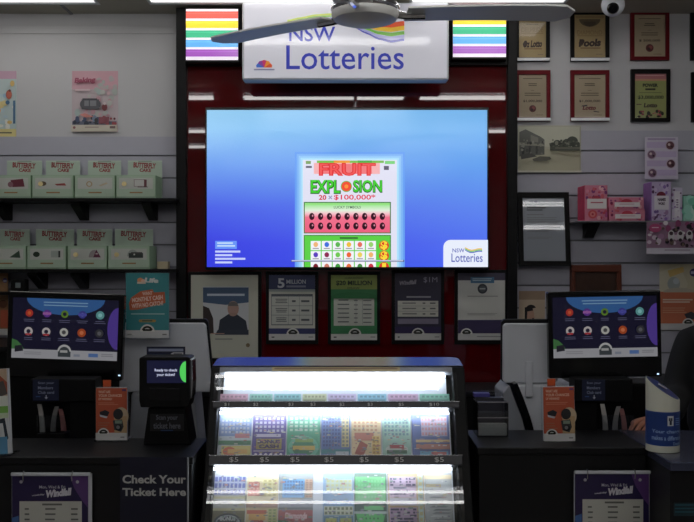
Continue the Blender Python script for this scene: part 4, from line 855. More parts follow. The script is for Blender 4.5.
# ------------------------------------------------------------------ monitors
def screen_art(a):
    a.rect(0, 0, 1, .86, (26, 24, 52)); 
    pts = [(.13, 0)]+[(.5-.37*math.cos(math.radians(q)), .27*math.sin(math.radians(q))) for q in range(10, 180, 12)]+[(.87, 0)]
    a.poly(pts, (62, 112, 178)); a.lines(.28, .055, .72, .15, 2, (150, 190, 226), .35, .1, True)
    pts = [(1, .12)]+[(1-.10*math.sin(math.radians(q)), .47-.35*math.cos(math.radians(q))) for q in range(15, 180, 15)]+[(1, .82)]
    a.poly(pts, (96, 70, 172)); a.poly([(0, .68), (.05, .71), (.10, .79), (.12, .87), (0, .87)], (76, 130, 76))
    a.rect(0, .85, 1, 1, (186, 186, 192)); a.poly([(.03, .80), (.10, .78), (.11, .88), (.03, .90)], (40, 40, 50))
    a.ell(.5, .87, .065, (206, 206, 206), a0=0, a1=180); a.rect(.44, .87, .56, .96, (70, 76, 80)); a.ell(.5, .88, .05, (70, 76, 80), a0=0, a1=180); a.rect(.46, .85, .53, .89, (190, 190, 190)); a.rect(.73, .89, .82, .95, (96, 130, 190)); a.lines(.85, .89, .97, .95, 2, (150, 150, 156), .5, .1); a.lines(.12, .89, .29, .95, 2, (160, 160, 166), .5, .1); a.rect(.59, .91, .65, .95, (150, 156, 170))
    cs = [(196, 60, 50), (110, 60, 160), (110, 150, 50), (70, 70, 160), (110, 180, 180), (214, 206, 206), (214, 206, 206), (206, 206, 200), (190, 84, 40), (60, 60, 66)]
    for k in range(10):
        u = .16+(k % 5)*.168; v = .25 if k < 5 else .55; r = .036 if k < 4 else .04
        a.ell(u, v, r, cs[k]); a.ell(u, v, r*.5, (236, 110, 60) if k == 0 else (40, 36, 60) if k in (2, 5, 6) else tuple(min(255, q+50) for q in cs[k]) if k != 7 else (90, 90, 90), seg=8)
        if k in (5, 6): a.rect(u-.028, v+.035, u+.028, v+.065, (190, 50, 60))
        if k in (1, 3): a.rect(u-.04, v-.02, u+.04, v+.02, (180, 110, 190) if k == 1 else (90, 90, 190))
        a.lines(u-.055, v+.10, u+.055, v+.16, 2, (120, 120, 150), .3, .3, True)
def monitor(cx, py0, py1, wpx, d, roll, yaw, label, ztop, spx):
    W = wpx/F*d; H = (py1-py0)/F*d; t = thing('monitor', label, 'monitor', (X(cx, d), d, ztop)); hb = Z(py1, d)-ztop
    R_ = (0, roll, yaw)
    m = MB(); m.box(-W/2, W/2, 0, .03, 0, H); m.v = [(x, y, z-H/2) for x, y, z in m.v]; m.build('casing', M_BLACKG, t, bevel=.004, loc=(0, 0, hb+H/2), rot=R_)
    sw = W*(1-spx[0]*2); sh = H*spx[1]; a = Art(sw, sh, .001, (20, 20, 30), .00015); screen_art(a); a.v = [(x, y-.0005, z-H/2+H*spx[2]) for x, y, z in a.v]
    a.build('screen', M_DIM, t, loc=(0, -.0008, hb+H/2), rot=R_)
    m = MB().box(-.003, .003, -.002, .001, -.002, .002); m.build('power_light', mat('power_led', (190, 220, 255), .5, emit=1.5), t, loc=(W/2-.012, -.001+.0, hb+.012), rot=R_)
    MB().box(-.035, .035, .031, .055, .012, hb+H*.55).build('stand_column', M_BLACK, t, bevel=.004)
    MB().box(-.09, .09, .0, .075, 0, .014).build('stand_foot', M_BLACK, t, bevel=.005)
    return t
monitor(65, 293, 379, 116, 2.95, math.radians(1.9), 0, 'customer monitor on the left counter showing rows of round game badges', .87, (.045, .70, .23))
monitor(605, 291, 377.5, 113, 2.95, math.radians(-1.1), 0, 'customer monitor on the right counter showing rows of round game badges', .88, (.04, .70, .235))

# ------------------------------------------------------------------ lottery terminals (backs of the clerk screens)
def clerk(cx0, cx1, py0, py1, d, zt, label, slant, body):
    t = thing('lottery_terminal', label, 'terminal', (X((cx0+cx1)/2, d), d, zt)); W = (cx1-cx0)/F*d; zb = Z(py1, d)-zt; H = (py1-py0)/F*d
    poly = [(-W/2+.006, zb), (-W/2, zb+.01), (-W/2+slant*.3, zb+H-.008), (-W/2+slant*.3+.008, zb+H), (W/2-slant-.008, zb+H), (W/2-slant, zb+H-.008), (W/2, zb+.01), (W/2-.008, zb)]
    MB().prism(poly, 'y', 0, .02).build('screen_back', M_WHITE, t, bevel=.004)
    MB().prism([(x*1.0+(.004 if x > 0 else -.002), z+(.013 if z > zb+.03 else 0)) for x, z in poly], 'y', .021, .045).build('screen_rim', M_BLACK, t, bevel=.004)
    body(t, W, zb); return t
def bodyL(t, W, zb):
    MB().prism([(-.13, 0), (.12, 0), (.10, zb-.002), (-.12, zb-.002)], 'y', .0, .16).build('base_unit', M_GREYP, t, bevel=.01)
clerk(119, 212, 323, 392, 3.1, .87, 'pale lottery terminal screen seen from behind, left of the ticket display', .022, bodyL)
def bodyR(t, W, zb):
    dd = 2.93; o = t.location; f = lambda px, py: (X(px, dd)-o.x, Z(py, dd)-o.z)
    MB().prism([f(516, 384)[:1]+(zb-.002,), f(578, 384)[:1]+(zb-.002,), (f(578, 440)[0], 0), (f(537, 440)[0], 0), (f(531, 430)[0], f(531, 425)[1]), f(525, 405)], 'y', -.04, .14).build('printer_body', M_WHITE, t, bevel=.006)
    MB().prism([f(515, 385), f(519, 384), f(525.5, 400), f(532, 418), f(538, 440), f(532.5, 440), f(527, 420), f(520, 402)], 'y', -.045, .145).build('black_band', M_BLACKG, t, bevel=.002)
    MB().prism([f(505, 395), f(512, 387), f(517.5, 402), f(524.5, 420), f(530, 440), (f(530, 440)[0], 0), (f(508, 440)[0], 0)], 'y', -.03, .14).build('side_shell', M_GREYP, t, bevel=.004)
    MB().box(f(527, 0)[0], f(534, 0)[0], -.052, -.042, f(0, 398)[1], f(0, 362)[1]).build('cable_post', M_WHITE, t, bevel=.002)
clerk(503, 558, 323.5, 383, 3.0, .88, 'pale lottery terminal with a black curved band, right of the ticket display', .004, bodyR)

# ------------------------------------------------------------------ things on the left counter
def free_print(name, px0, py0, px1, py1, d, label, cat, paint, base, rot=(0, 0, 0), back=None, m=None):
    a = art(px0, py0, px1, py1, d, .002, base); paint(a)
    if back is None:
        o = a.build(name, m or M_GLOSSP, loc=a.loc, rot=rot); return tag(o, label, cat)
    t = thing(name, label, cat, a.loc, rot); a.build('print', m or M_GLOSSP, t); back(a, t); return t
def p_teal(a):
    a.rect(0, 0, 1, .88, (44, 146, 152)); a.ell(.33, .11, .07, (230, 150, 90), .8); a.ell(.40, .12, .05, (240, 190, 160), .8); a.text('Life', .44, .075, .76, .15, (220, 226, 220), .06, .1, -3); a.rect(.26, .135, .46, .165, (220, 200, 180))
    a.poly([(.07, .47), (.12, .38), (.34, .28), (.62, .25), (.65, .30), (.90, .29), (.92, .46), (.30, .56), (.09, .57)], (206, 96, 44))
    a.text('WANT', .38, .285, .62, .34, (240, 200, 180), .04, 0, 5); a.text('MONTHLY CASH', .14, .36, .86, .43, (240, 200, 180), .04, 0, 6); a.text('WITH NO CATCH?', .13, .45, .87, .52, (240, 200, 180), .04, 0, 6)
    a.lines(.12, .62, .9, .65, 1, (150, 200, 200), .6, 0); a.ell(.33, .735, .03, (190, 150, 60)); a.ell(.67, .735, .03, (190, 150, 60)); a.rect(.33, .715, .67, .755, (190, 150, 60)); a.rect(.38, .725, .62, .745, (60, 110, 90))
    a.rect(0, .88, 1, 1, (206, 208, 208)); a.logo(.5, .90, .17); a.rect(.85, .935, .95, .955, (130, 130, 130)); a.rect(.04, .935, .14, .95, (160, 160, 160))
free_print('counter_sign', 126, 273, 169, 338, 3.05, 'teal sign with orange slogan asking about monthly cash, above the left terminal', 'sign', p_teal, (206, 208, 208), back=lambda a, t: (MB().box(-a.w/2-.003, a.w/2+.003, .0025, .005, -.004, a.h+.003).build('acrylic_back', M_ACRYL, t), MB().box(-.02, .02, .0052, .048, 0.0, .03).build('clip', M_WHITE, t)))
def p_brochure(a):
    a.rect(0, 0, 1, .86, (206, 84, 34)); a.text('WHAT ARE', .08, .05, .46, .10, (246, 200, 170), .02); a.text('YOUR CHANCES', .08, .12, .84, .17, (246, 200, 170), .02); a.text('OF WINNING?', .08, .19, .52, .235, (246, 200, 170), .02); a.rect(.84, .02, .97, .06, (110, 60, 110)); a.lines(.08, .28, .8, .34, 2, (226, 130, 90), .4, .3)
    a.poly([(.12, .46), (.3, .42), (.44, .46), (.38, .54), (.14, .52)], (50, 48, 56)); a.poly([(.12, .51), (.38, .55), (.34, .58), (.14, .55)], (200, 200, 206)); a.lines(.08, .66, .45, .8, 3, (190, 110, 70), .4, .3)
    a.ell(.82, .54, .24, (206, 180, 140), 1.2); a.rect(.6, .54, 1, .86, (196, 160, 110)); a.ell(.72, .50, .16, (54, 52, 54), 1.1); a.poly([(.55, .62), (.85, .60), (.9, .74), (.82, .84), (.6, .8)], (66, 66, 68)); a.rect(.62, .62, .84, .68, (130, 150, 130)); a.ell(.74, .76, .1, (40, 40, 44)); a.ell(.72, .75, .06, (120, 120, 124))
    a.rect(0, .86, 1, 1, (214, 214, 212)); a.logo(.25, .88, .19); a.rect(.80, .93, .93, .95, (130, 130, 130))
def bro_back(a, t):
    MB().box(-a.w/2, a.w/2, .003, .012, 0, a.h).build('brochure_stack', M_WHITE, t, bevel=.0008)
    m = MB(); m.box(-a.w/2-.004, a.w/2+.004, .0125, .015, -.001, a.h*1.02); m.box(-a.w/2-.004, a.w/2+.004, -.012, .06, -.002, .0005); m.build('clear_holder', M_ACRYL, t)
    MB().box(-.03, -.012+.006, .0155, .017, a.h*.9, a.h*1.14).build('header_tab', mat('orange_card', (206, 84, 34), .5), t)
free_print('brochure', 96, 388, 127, 440, 2.72, 'orange brochure in a clear stand on the left counter beside the ticket checker', 'brochure', p_brochure, (214, 214, 212), back=bro_back, rot=(0, 0, 0))
free_print('brochure', 544, 387, 575, 441, 2.67, 'orange brochure in a clear stand on the right counter', 'brochure', p_brochure, (214, 214, 212), back=bro_back, rot=(0, math.radians(-1), 0))

tcd = 2.64; tc = thing('ticket_checker', 'black ticket checking machine with a small lit screen on the left counter', 'ticket scanner', (X(165, 2.69), 2.69, LZ)); o = tc.location
f = lambda px, py, d=tcd: (X(px, d)-o.x, Z(py, d)-o.z)
MB().prism([(f(143, 0, 2.66)[0], 0), (f(191, 0, 2.66)[0], 0), f(185, 408, 2.66), f(148, 408, 2.66)], 'y', -.03, .075).build('stand', M_BLACK, tc, bevel=.004)
x0, z0 = f(139, 407.5); x1, z1 = f(190, 357)
MB().prism([(x0+.004, z0), (x1-.004, z0), (x1, z0+.02), (x1, z1-.004), (x1-.006, z1), (x0+.006, z1), (x0, z1-.004), (x0, z0+.02)], 'y', tcd-2.69, .03).build('housing', M_BLACK, tc, bevel=.005)
MB().prism([(x1-.001, z0+.022), (x1+.004, z0+.03), (x1+.006, (z0+z1)/2), (x1+.004, z1-.012), (x1-.001, z1-.006)], 'y', tcd-2.69+.012, .026).build('silver_side', M_SILVER, tc, bevel=.001)
A = Art(39/F*tcd, 22.5/F*tcd, .001, (12, 14, 36)); A.rect(0, 0, 1, 1, (16, 18, 44)); A.text('Ready to check', .2, .36, .78, .52, (200, 205, 230), .02); A.text('your ticket?', .25, .56, .72, .72, (200, 205, 230), .02)
A.poly([(1, .03)]+[(1-.16*math.sin(math.radians(q)), .5-.47*math.cos(math.radians(q))) for q in range(15, 180, 15)]+[(1, .97)], (80, 200, 90))
A.build('screen', M_SCREEN, tc, loc=(f(166.5, 0)[0], tcd-2.69-.0012, f(0, 383)[1]))
MB().box(f(150, 0)[0], f(180, 0)[0], tcd-2.69-.0015, tcd-2.69+.001, f(0, 401)[1], f(0, 388)[1]).build('scan_window', M_BLACKG, tc, bevel=.0004)
A = Art(34/F*2.66, 17/F*2.66, .0006, (16, 16, 20)); A.text('Scan your', .18, .05, .82, .42, (110, 112, 124), .02); A.text('ticket here', .10, .50, .90, .86, (110, 112, 124), .02); A.rect(.32, .93, .68, .99, (30, 70, 130))
A.build('instruction_print', M_PRINT, tc, loc=(f(167, 0, 2.66)[0], -.0312, f(0, 431, 2.66)[1]))
A = art(147, 346.5, 185.5, 360, 2.73, .002, (26, 32, 66)); A.lines(.05, .15, .95, .4, 1, (150, 160, 190), .8, 0); A.ell(.68, .62, .06, (206, 206, 210)); A.rect(.68, .42, .95, .72, (206, 206, 210)); A.lines(.7, .48, .92, .66, 1, (110, 110, 120), .8, 0); A.rect(.05, .55, .5, .62, (60, 90, 150))
A.build('header_card', M_PRINT, tc, loc=(A.loc[0]-o.x, .035, A.loc[2]-o.z))

bn = thing('counter_banner', 'navy banner reading Check Your Ticket Here on the left counter front', 'sign', (X(153.5, 2.4925), 2.4925, Z(545, 2.4925)))
A = Art(67/F*2.4925, 88/F*2.4925, .001, (14, 16, 44)); V = lambda y: (y-457)/88; U = lambda x: (x-120)/67
A.text('Check Your', U(122.5), V(475), U(186), V(483.5), (190, 190, 186), .03); A.text('Ticket Here', U(122.5), V(488), U(186), V(496), (190, 190, 186), .03); A.build('print', M_PRINT, bn)
MB().tube([(34.5/F*2.5, -.002, 0), (34.5/F*2.5, -.002, .245)], .0025, 8).build('edge_rod', M_GREYP, bn, smooth=True)

def p_windfall(a):
    a.rect(0, 0, 1, 1, (44, 32, 84)); a.poly([(.76, 0), (1, 0), (1, .42), (.92, .32), (.82, .16)], (96, 58, 130)); a.text('Mon, Wed & Fri', .36, .125, .70, .17, (190, 186, 206), .01, 0, -1 if False else 0)
    a.text('weekday', .26, .235, .43, .265, (200, 196, 214), .02, .2, 6); a.text('Windfall', .44, .17, .78, .27, (214, 210, 222), .06, .2, 6); a.rect(.10, .33, .92, 1, (200, 200, 190)); a.poly([(0, .55), (.09, .52), (.09, 1), (0, 1)], (60, 110, 180)); a.rect(.1, .33, .92, .335, (170, 170, 160))
    a.rect(.40, .36, .66, .385, (110, 110, 104))
    for i in range(8):
        v = .42+i*.068
        for u, w in ((.17, .07), (.44, .14), (.78, .1)): a.rect(u, v, u+w-random.uniform(0, .02), v+.022, (110, 112, 106))
    for u in (.13, .87): a.ell(u, .07, .022, (180, 176, 190), seg=10)
def wf_back(a, t):
    MB().box(-a.w/2-.002, a.w/2+.010, .003, .007, 0, a.h+.006).build('white_backing', M_WHITE, t, bevel=.001)
    MB().box(-a.w/2-.002, a.w/2+.008, -.006, .003, a.h+.001, a.h+.010).build('top_rail', M_WHITE, t, bevel=.002)
    for s_ in (-.34, .3): MB().tube([(a.w*s_, -.008, a.h-.012), (a.w*s_, -.010, a.h+.004), (a.w*s_, -.002, a.h+.014), (a.w*s_, .008, a.h+.006)], .0014, 6).build('wire_ring', M_CHROME, t, smooth=True)
    MB().box(-a.w/2, a.w/2, .0072, .016, .02, a.h-.02).build('mount', M_BLACK, t)
free_print('flip_sign', 12, 476, 88, 552, 2.485, 'purple and white flip sign on the front of the left counter', 'sign', p_windfall, (60, 50, 100), back=wf_back)
free_print('flip_sign', 575, 474, 649, 550, 2.562, 'purple and white flip sign on the front of the right counter', 'sign', p_windfall, (60, 50, 100), back=wf_back)

def p_leaf(a):
    a.rect(0, 0, 1, .32, (200, 170, 140)); a.poly([(.4, .08), (.7, .03), (1, .16), (1, .3), (.5, .22)], (170, 80, 50)); a.poly([(.5, .18), (.9, .14), (1, .3), (.7, .34)], (90, 80, 76)); a.rect(0, .32, 1, .44, (222, 226, 214)); a.rect(0, .44, 1, .52, (120, 190, 60)); a.rect(0, .52, 1, .58, (200, 220, 180)); a.rect(0, .58, 1, 1, (210, 214, 216)); a.poly([(.55, .60), (.9, .58), (.98, .82), (.9, .86), (.84, .64), (.6, .64)], (50, 60, 70)); a.rect(.6, .80, .95, 1, (80, 150, 190)); a.poly([(.0, .7), (.4, .66), (.5, .8), (.1, .9)], (200, 120, 70))
def lf_back(a, t):
    MB().box(-a.w/2, a.w/2+.004, .003, .012, 0, a.h).build('leaflet_stack', M_WHITE, t, bevel=.001)
    MB().box(-a.w/2-.004, a.w/2+.008, -.018, .06, -.003, -.0005).build('stand_base', M_ACRYL, t)
free_print('leaflet_stand', -26, 370, 10, 454.5, 2.515, 'leaflet stand with a green band at the left edge of the left counter', 'leaflets', p_leaf, (220, 222, 220), back=lf_back, rot=(math.radians(-3), math.radians(-3.5), 0))

def scanner(px0, px1, c0, c1, s0, s1, d, zt, label):
    t = thing('card_scanner', label, 'card scanner', (X((c0+c1)/2, d), d+.05, zt)); o = t.location; g = lambda px: X(px, d)-o.x
    MB().box(g(px0), g(px1), -.05, .03, Z(402, d)-zt, Z(379, d)-zt).build('head', M_BLACK, t, bevel=.004)
    MB().box(g(c0), g(c1), -.03, .03, .01, Z(402, d)-zt-.001).build('column', M_BLACK, t, bevel=.003)
    MB().box(g(c0)-.01, g(c1), -.05, .03, 0, .012).build('foot', M_BLACK, t, bevel=.003)
    A = Art((s1-s0)/F*d, 21/F*d, .0008, (20, 30, 66)); A.text('Scan your', .2, .10, .82, .24, (150, 160, 190), .02); A.text('Members', .2, .32, .78, .46, (150, 160, 190), .02); A.text('Club card', .2, .54, .82, .68, (150, 160, 190), .02)
    A.rect(.5, .74, .54, .86, (206, 210, 224)); A.poly([(.45, .84), (.59, .84), (.52, .93)], (206, 210, 224)); A.rect(.12, .78, .3, .83, (50, 90, 160)); A.build('card_sign', M_PRINT, t, loc=(g((s0+s1)/2), -.052, Z(400.5, d)-zt))
scanner(30, 95, 68, 95, 33, 59, 2.83, .87, 'black club card scanner under the left monitor')
scanner(575, 633, 575, 599, 582, 605, 2.86, .88, 'black club card scanner under the right monitor')

def pockets(px0, px1, py0, py1, d, zt, label, nm):
    t = thing('leaflet_holder', label, 'leaflet holder', (X((px0+px1)/2, d), d, zt)); W = (px1-px0)/F*d; zb = Z(py1, d)-zt; H = (py1-py0)/F*d
    MB().box(-W/2, W/2, .05, .054, 0, zb+H).build('back_plate', M_BLACK, t)
    MB().box(-W/2, W/2, -.01, .05, 0, zb).build('riser', M_BLACK, t, bevel=.002); MB().box(-W/2, W/2, -.01, -.008, zb, zb+H*.6).build('clear_front', M_ACRYL, t)
    n = 3
    for k in range(n):
        x = -W/2+W*(k+.5)/n; m = MB(); pr = []
        for i in range(9): q = i/8; pr.append((x-.010+.014*q*q*(1 if k % 2 else -.6), zb+.0015+H*(.94-.1*k)*q))
        m.prism(pr+[(p+.013+.004*(1-j/8), z) for j, (p, z) in reversed(list(enumerate(pr)))], 'y', .002+k*.012, .0028+k*.012+.004)
        m.v = [(a_+t.location.x, b_+d, c_+zt) for a_, b_, c_ in m.v]
        ob = m.build('leaflet', mat('leaflet_grey_%d' % k, ((190, 186, 180), (150, 148, 146), (176, 120, 116))[k if nm == 'left' else k % 2], .5, vary=.05)); bp = Vector(m.v[0]); ob.data.transform(Matrix.Translation(-bp)); ob.location = bp
        tag(ob, 'curling pale leaflet in the holder under the %s monitor, %s' % (nm, ('leftmost', 'middle', 'rightmost')[k]), 'leaflet', 'leaflets under the %s monitor' % nm)
    return t
pockets(38, 66, 403, 433, 2.86, .87, 'dark leaflet holder under the left monitor', 'left')
pockets(601, 633, 403, 432, 2.86, .88, 'dark leaflet holder under the right monitor', 'right')

# clear card box on the right counter
ab = thing('card_box', 'clear acrylic box with a white lower card beside the ticket display', 'box', (X(493, 2.73), 2.73, RZ)); W = 31/F*2.73; H = 42/F*2.73
m = MB(); m.box(-W/2, W/2, 0, .003, 0, H*.62); m.box(-W/2, -W/2+.003, .003, .1, 0, H*.8); m.box(W/2-.003, W/2, .003, .1, 0, H*.8); m.box(-W/2, W/2, .1, .103, 0, H); m.box(-W/2, W/2, .003, .1, 0, .003); m.build('clear_box', M_ACRYL, ab)
MB().box(-W/2+.004, W/2-.004, .006, .03, .0035, H*.3).build('white_card_stack', mat('white_card', (206, 206, 200), .5, vary=.03), ab, bevel=.001)
MB().box(-W/2+.004, W/2-.004, .06, .09, .0035, H*.86).build('dark_card_stack', mat('dark_card', (52, 52, 62), .4, vary=.1), ab, bevel=.001)
MB().box(-W/2-.002, 0, .06, .09, H*.88, H*.97).build('purple_tab', mat('purple_card', (76, 70, 150), .4), ab, bevel=.0005)
for zz in (.45, .82): MB().box(-W/2, W/2, -.002, -.0005 if zz < .6 else .003, H*zz, H*zz+.0035).build('reflection_strip', M_SILVER, ab)  # silver strips added in place of bright lines reflected by the acrylic

# donation canister
dn = 2.545; can = thing('donation_canister', 'white collection canister with a slanted blue top and blue label band', 'donation box', (X(662.6, dn), dn, RZ)); o = can.location
R0 = 16.2/F*dn
def cyl_slant(m, r, z0, ztop_l, ztop_r, seg=40, col=(128, 128, 128)):
    n = len(m.v)
    for j in range(seg): an = 2*math.pi*j/seg; m.v.append((r*math.cos(an), r*math.sin(an), z0))
    for j in range(seg): an = 2*math.pi*j/seg; q = (1-math.cos(an))/2; m.v.append((r*math.cos(an), r*math.sin(an), ztop_r+(ztop_l-ztop_r)*(.5+(q-.5)*r/R0)+.014*math.sin(an)*r/R0))
    for j in range(seg): k = (j+1) % seg; m.f.append((n+j, n+k, n+seg+k, n+seg+j)); m.c.append([lin(col)]*4)
    m.f.append(tuple(n+j for j in reversed(range(seg)))); m.c.append([lin(col)]*seg); m.f.append(tuple(n+seg+j for j in range(seg))); m.c.append([lin(col)]*seg)
    return m
zl, zr_ = Z(378, dn-.0)-RZ, Z(398, dn-.0)-RZ
M_CANW = mat('canister_white', (214, 214, 198), .35, bump=.02); M_CANB = mat('canister_blue', (34, 62, 128), .3, vary=.04)
cyl_slant(MB(), R0, 0, zl, zr_).build('tube_body', M_CANW, can, smooth=True)
m = MB(); cyl_slant(m, R0*.93, 0, zl+.001, zr_+.001); m.v = [(x, y, z) if z > .01 else (x, y, zr_*.8) for x, y, z in m.v]; m.build('blue_lid', M_CANB, can)
MB().box(-.012, .012, -.006, .008, 0, .002).build('coin_slot_label', mat('white_paper', (220, 220, 220), .5), can, loc=(-.002, -.004, (zl+zr_)/2+.0045), rot=(0, math.atan2(zl-zr_, 2*R0), 0))
MB().lathe([(R0*1.012, Z(446, dn-.04)-RZ), (R0*1.012, Z(412, dn-.04)-RZ)], seg=48).build('label_band', M_CANB, can, smooth=True)
m = MB()
def wrap_text(m, s, a0, a1, z0, z1, col, bold=.02):
    vs, fs = text_mesh(s, bold); xs = [v[0] for v in vs]; ys = [v[1] for v in vs]; n = len(m.v)
    for x, y in vs:
        q = a0+(a1-a0)*(x-min(xs))/(max(xs)-min(xs)); r = R0*1.02; m.v.append((r*math.sin(q), -r*math.cos(q), z0+(z1-z0)*(y-min(ys))/(max(ys)-min(ys))))
    for f_ in fs: m.f.append(tuple(n+i for i in f_)); m.c.append([lin(col)]*len(f_))
zc_ = lambda py: Z(py, dn-.045)-RZ
wrap_text(m, 'Your change', -1.0, .9, zc_(434.5), zc_(430), (150, 176, 214)); wrap_text(m, 'makes a difference', -1.0, 1.0, zc_(440.5), zc_(436), (150, 176, 214)); wrap_text(m, 'Donate', .3, .9, zc_(445.5), zc_(442.3), (150, 176, 214))
def wrap_rect(m, a0, a1, z0, z1, col, r=1.02):
    for i in range(4):
        q0 = a0+(a1-a0)*i/4; q1 = a0+(a1-a0)*(i+1)/4; R_ = R0*r
        m.quad([(R_*math.sin(q0), -R_*math.cos(q0), z0), (R_*math.sin(q1), -R_*math.cos(q1), z0), (R_*math.sin(q1), -R_*math.cos(q1), z1), (R_*math.sin(q0), -R_*math.cos(q0), z1)], col)
wrap_rect(m, -.06, .32, zc_(426), zc_(416), (214, 216, 216)); wrap_rect(m, .02, .12, zc_(421), zc_(418), (30, 36, 60), 1.026); wrap_rect(m, .14, .24, zc_(421), zc_(418), (30, 36, 60), 1.026); wrap_rect(m, .06, .2, zc_(425), zc_(420.5), (30, 36, 60), 1.026)
for k in range(4): wrap_rect(m, .48, .9, zc_(419.5+k*2), zc_(418.5+k*2), (120, 150, 200))
m.build('lettering', M_PRINT, can)

# small dark device and pale papers behind the monitors
sb = thing('price_display', 'small dark box standing behind the top of the left monitor', 'box', (X(18, 4.30), 4.30, Z(292, 4.3)))
MB().box(-.035, .035, 0, .05, 0, .06).build('casing', M_BLACK, sb, bevel=.004); MB().box(-.012, .012, -.002, .001, .02, .045).build('window', mat('grey_window', (120, 130, 130), .3), sb)
MB().box(-.2, .05, .0, .17, -.014, -.001).build('bracket', M_BLACK, sb)
pp = thing('receipt_printer', 'pale receipt printer behind the right card scanner', 'printer', (X(630, 3.12), 3.12, .88))
MB().box(-.05, .06, 0, .14, 0, Z(384, 3.12)-.88).build('printer_body', M_BLACK, pp, bevel=.006); MB().box(-.05, .06, -.002, .142, Z(384, 3.12)-.879, Z(377, 3.12)-.88).build('printer_lid', M_GREYP, pp, bevel=.004)

# ------------------------------------------------------------------ person
def skin(name, verts, edges, radii, m, parent=None, sub=2, root=0):
    me = bpy.data.meshes.new(name); me.from_pydata(verts, edges, []); o = bpy.data.objects.new(name, me); COL.objects.link(o)
    md = o.modifiers.new('s', 'SKIN'); me.skin_vertices.new() if not me.skin_vertices else None
    for i, r in enumerate(radii):
        sv = me.skin_vertices[0].data[i]; sv.radius = r if isinstance(r, tuple) else (r, r); sv.use_root = (i == root)
    md.use_smooth_shade = True; md.branch_smoothing = .6
    o.modifiers.new('u', 'SUBSURF').levels = sub; o.modifiers['u'].render_levels = sub
    dg = bpy.context.evaluated_depsgraph_get(); nm = bpy.data.meshes.new_from_object(o.evaluated_get(dg)); bpy.data.objects.remove(o)
    for p in nm.polygons: p.use_smooth = True
    nm.materials.clear(); nm.materials.append(m); return nm
def chain(n0, k): return [(n0+i, n0+i+1) for i in range(k-1)]
pb = thing('person', 'person in black clothing behind the right counter, one hand by the canister', 'person', (1.475, 3.45, 0), (0, 0, 0))
sk = []   # (position, radius)
Vx = [(0, 0, .88), (0, -.01, 1.02), (0, -.02, 1.15), (0, -.02, 1.25), (0, -.03, 1.315), (0, -.045, 1.375), (0, -.06, 1.445), (0, -.06, 1.505),      # pelvis..head 0-7
      (-.16, -.03, 1.245), (-.235, -.10, 1.05), (-.36, -.40, 1.03), (-.43, -.48, 1.025),   # right arm 8-11
      (.16, -.02, 1.245), (.235, .0, 1.0), (.22, -.14, .80), (.21, -.20, .74),           # left arm 12-15
      (-.085, 0, .80), (-.09, -.01, .46), (-.09, .02, .10), (-.09, -.10, .045), (.085, 0, .80), (.09, -.01, .46), (.09, .02, .10), (.09, -.10, .045)]
Rx = [(.15, .10), (.125, .09), (.14, .10), (.13, .085), (.055, .055), (.056, .06), (.072, .088), (.060, .074), .052, .042, .030, .026, .052, .042, .030, .026, .08, .052, .036, .038, .08, .052, .036, .038]
Ex = chain(0, 8)+[(3, 8), (8, 9), (9, 10), (10, 11), (3, 12), (12, 13), (13, 14), (14, 15), (0, 16), (16, 17), (17, 18), (18, 19), (0, 20), (20, 21), (21, 22), (22, 23)]
meshes = [skin('body', Vx, Ex, Rx, M_SKIN)]
def hand(w, f, s, up):
    """w wrist, f forward unit, s unit towards the thumb, up unit out of the back of the hand"""
    w, f, s, up = Vector(w), Vector(f).normalized(), Vector(s).normalized(), Vector(up).normalized()
    P = lambda a, b, c: tuple(w+f*a+s*b+up*c)
    out = [skin('h', [P(-.02, 0, 0), P(.03, 0, 0), P(.075, 0, .0), P(.088, 0, 0)], chain(0, 4), [(.022, .024), (.034, .018), (.040, .015), (.034, .012)], M_SKIN, sub=2)]
    for b, L, e in ((.027, .072, .004), (.009, .080, .0), (-.009, .074, -.002), (-.027, .058, -.006)):
        out.append(skin('h', [P(.06, b*.9, 0), P(.088, b, .002), P(.088+L*.42, b+e, -.004), P(.088+L*.72, b+e, -.018), P(.088+L*.86, b+e, -.032)], chain(0, 5), [.010, .0098, .0088, .0080, .0068], M_SKIN, sub=1))
    out.append(skin('h', [P(.012, .018, -.004), P(.035, .040, -.010), P(.062, .055, -.014), P(.085, .058, -.02)], chain(0, 4), [.014, .0115, .0098, .0080], M_SKIN, sub=1))
    return out
meshes += hand(Vx[11], (-.62, -.62, -.05), (-.6, .6, .12), (.05, -.1, 1))
meshes += hand(Vx[15], (0, -.5, -.8), (-1, -.1, .1), (.1, -.8, .5))
bm = bmesh.new()
for q in meshes: bm.from_mesh(q)
# facial features belong to the same surface
hc = Vector((0, -.06, 1.46))
def blob(c, r, sc):
    mm = bmesh.new(); bmesh.ops.create_uvsphere(mm, u_segments=16, v_segments=10, radius=r)
    for v in mm.verts: v.co = Vector((v.co.x*sc[0], v.co.y*sc[1], v.co.z*sc[2]))+Vector(c)
    for f_ in mm.faces: f_.smooth = True
    me_ = bpy.data.meshes.new('b'); mm.to_mesh(me_); bm.from_mesh(me_); mm.free()
blob(hc+Vector((0, .005, .01)), .085, (.92, 1.08, 1.28)); blob(hc+Vector((0, -.093, -.008)), .012, (.9, 1.3, 1.9)); blob(hc+Vector((0, -.080, -.055)), .014, (1.5, .6, .5))
for s_ in (-1, 1): blob(hc+Vector((s_*.074, .008, -.005)), .018, (.45, .9, 1.5))
me = bpy.data.meshes.new('body'); bm.to_mesh(me); bm.free(); me.materials.append(M_SKIN)
bo = bpy.data.objects.new('body', me); COL.objects.link(bo); bo.parent = pb
jv = Vx[:5]+Vx[8:11]+Vx[12:15]; 
Jv = [(0, 0, .80), Vx[1], Vx[2], Vx[3], (0, -.035, 1.345), Vx[8], Vx[9], Vx[10], (-.395, -.445, 1.028), Vx[12], Vx[13], Vx[14]]
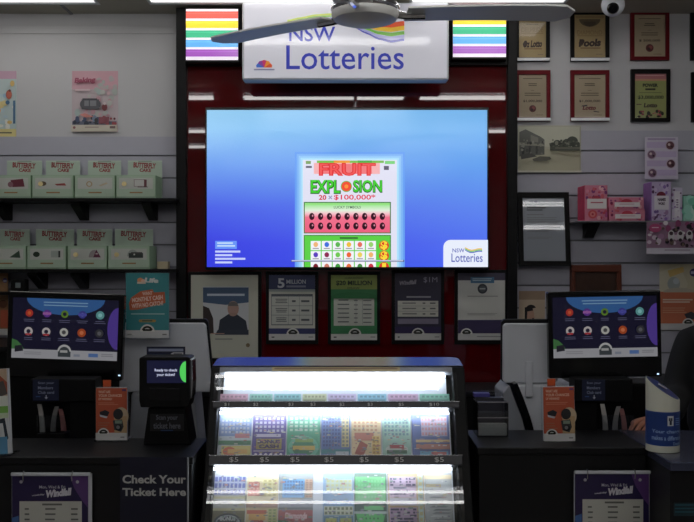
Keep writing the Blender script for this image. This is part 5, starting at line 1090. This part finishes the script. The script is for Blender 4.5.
Jm = skin('jacket', Jv, [(0, 1), (1, 2), (2, 3), (3, 4), (3, 5), (5, 6), (6, 7), (7, 8), (3, 9), (9, 10), (10, 11)], [(.185, .135), (.165, .125), (.165, .12), (.155, .105), (.085, .085), .070, .058, .043, .038, .070, .058, .044], M_CLOTH)
jo = bpy.data.objects.new('jacket', Jm); COL.objects.link(jo); jo.parent = pb; jo['label'] = 'black jacket'
Tm = skin('trousers', [Vx[0], Vx[16], Vx[17], (-.09, .02, .07), Vx[20], Vx[21], (.09, .02, .07)], [(0, 1), (1, 2), (2, 3), (0, 4), (4, 5), (5, 6)], [(.150, .108), .092, .070, .055, .098, .070, .055], M_CLOTH)
to = bpy.data.objects.new('trousers', Tm); COL.objects.link(to); to.parent = pb
for s_ in (-1, 1):
    MB().tube([(s_*.09, .07, .045), (s_*.09, .0, .045), (s_*.09, -.10, .04), (s_*.09, -.16, .033)], [.036, .045, .045, .030], 14).build('shoe', M_BLACKG, pb, smooth=True)
    MB().lathe([(.0001, .009), (.0105, .006), (.0125, 0), (.0105, -.006), (.0001, -.009)], tuple(hc+Vector((s_*.031, -.0765, .012))), 14).build('eye_white', mat('eye_white', (220, 214, 208), .2), pb, smooth=True)
    MB().lathe([(.0001, .0065), (.005, .004), (.006, 0), (.005, -.004), (.0001, -.0065)], tuple(hc+Vector((s_*.031, -.0845, .012))), 14).build('eye', mat('eye_dark', (40, 30, 26), .1), pb, smooth=True)
m = MB(); n = 18; rows = []
for i in range(10):
    th = math.radians(4+i*13)
    for j in range(n):
        ph = 2*math.pi*j/n; front = max(0, -math.sin(ph)); thx = min(th, math.radians(58)) if front > .35 else th
        m.v.append(tuple(hc+Vector((.080*math.sin(thx)*math.cos(ph), .012+.098*math.sin(thx)*math.sin(ph), .012+.118*math.cos(thx)))))
for i in range(9):
    for j in range(n): m.f.append((i*n+j, i*n+(j+1) % n, (i+1)*n+(j+1) % n, (i+1)*n+j)); m.c.append([lin((40, 30, 26))]*4)
m.f.append(tuple(range(n))); m.c.append([lin((40, 30, 26))]*n)
m.build('hair', M_HAIR, pb, smooth=True)
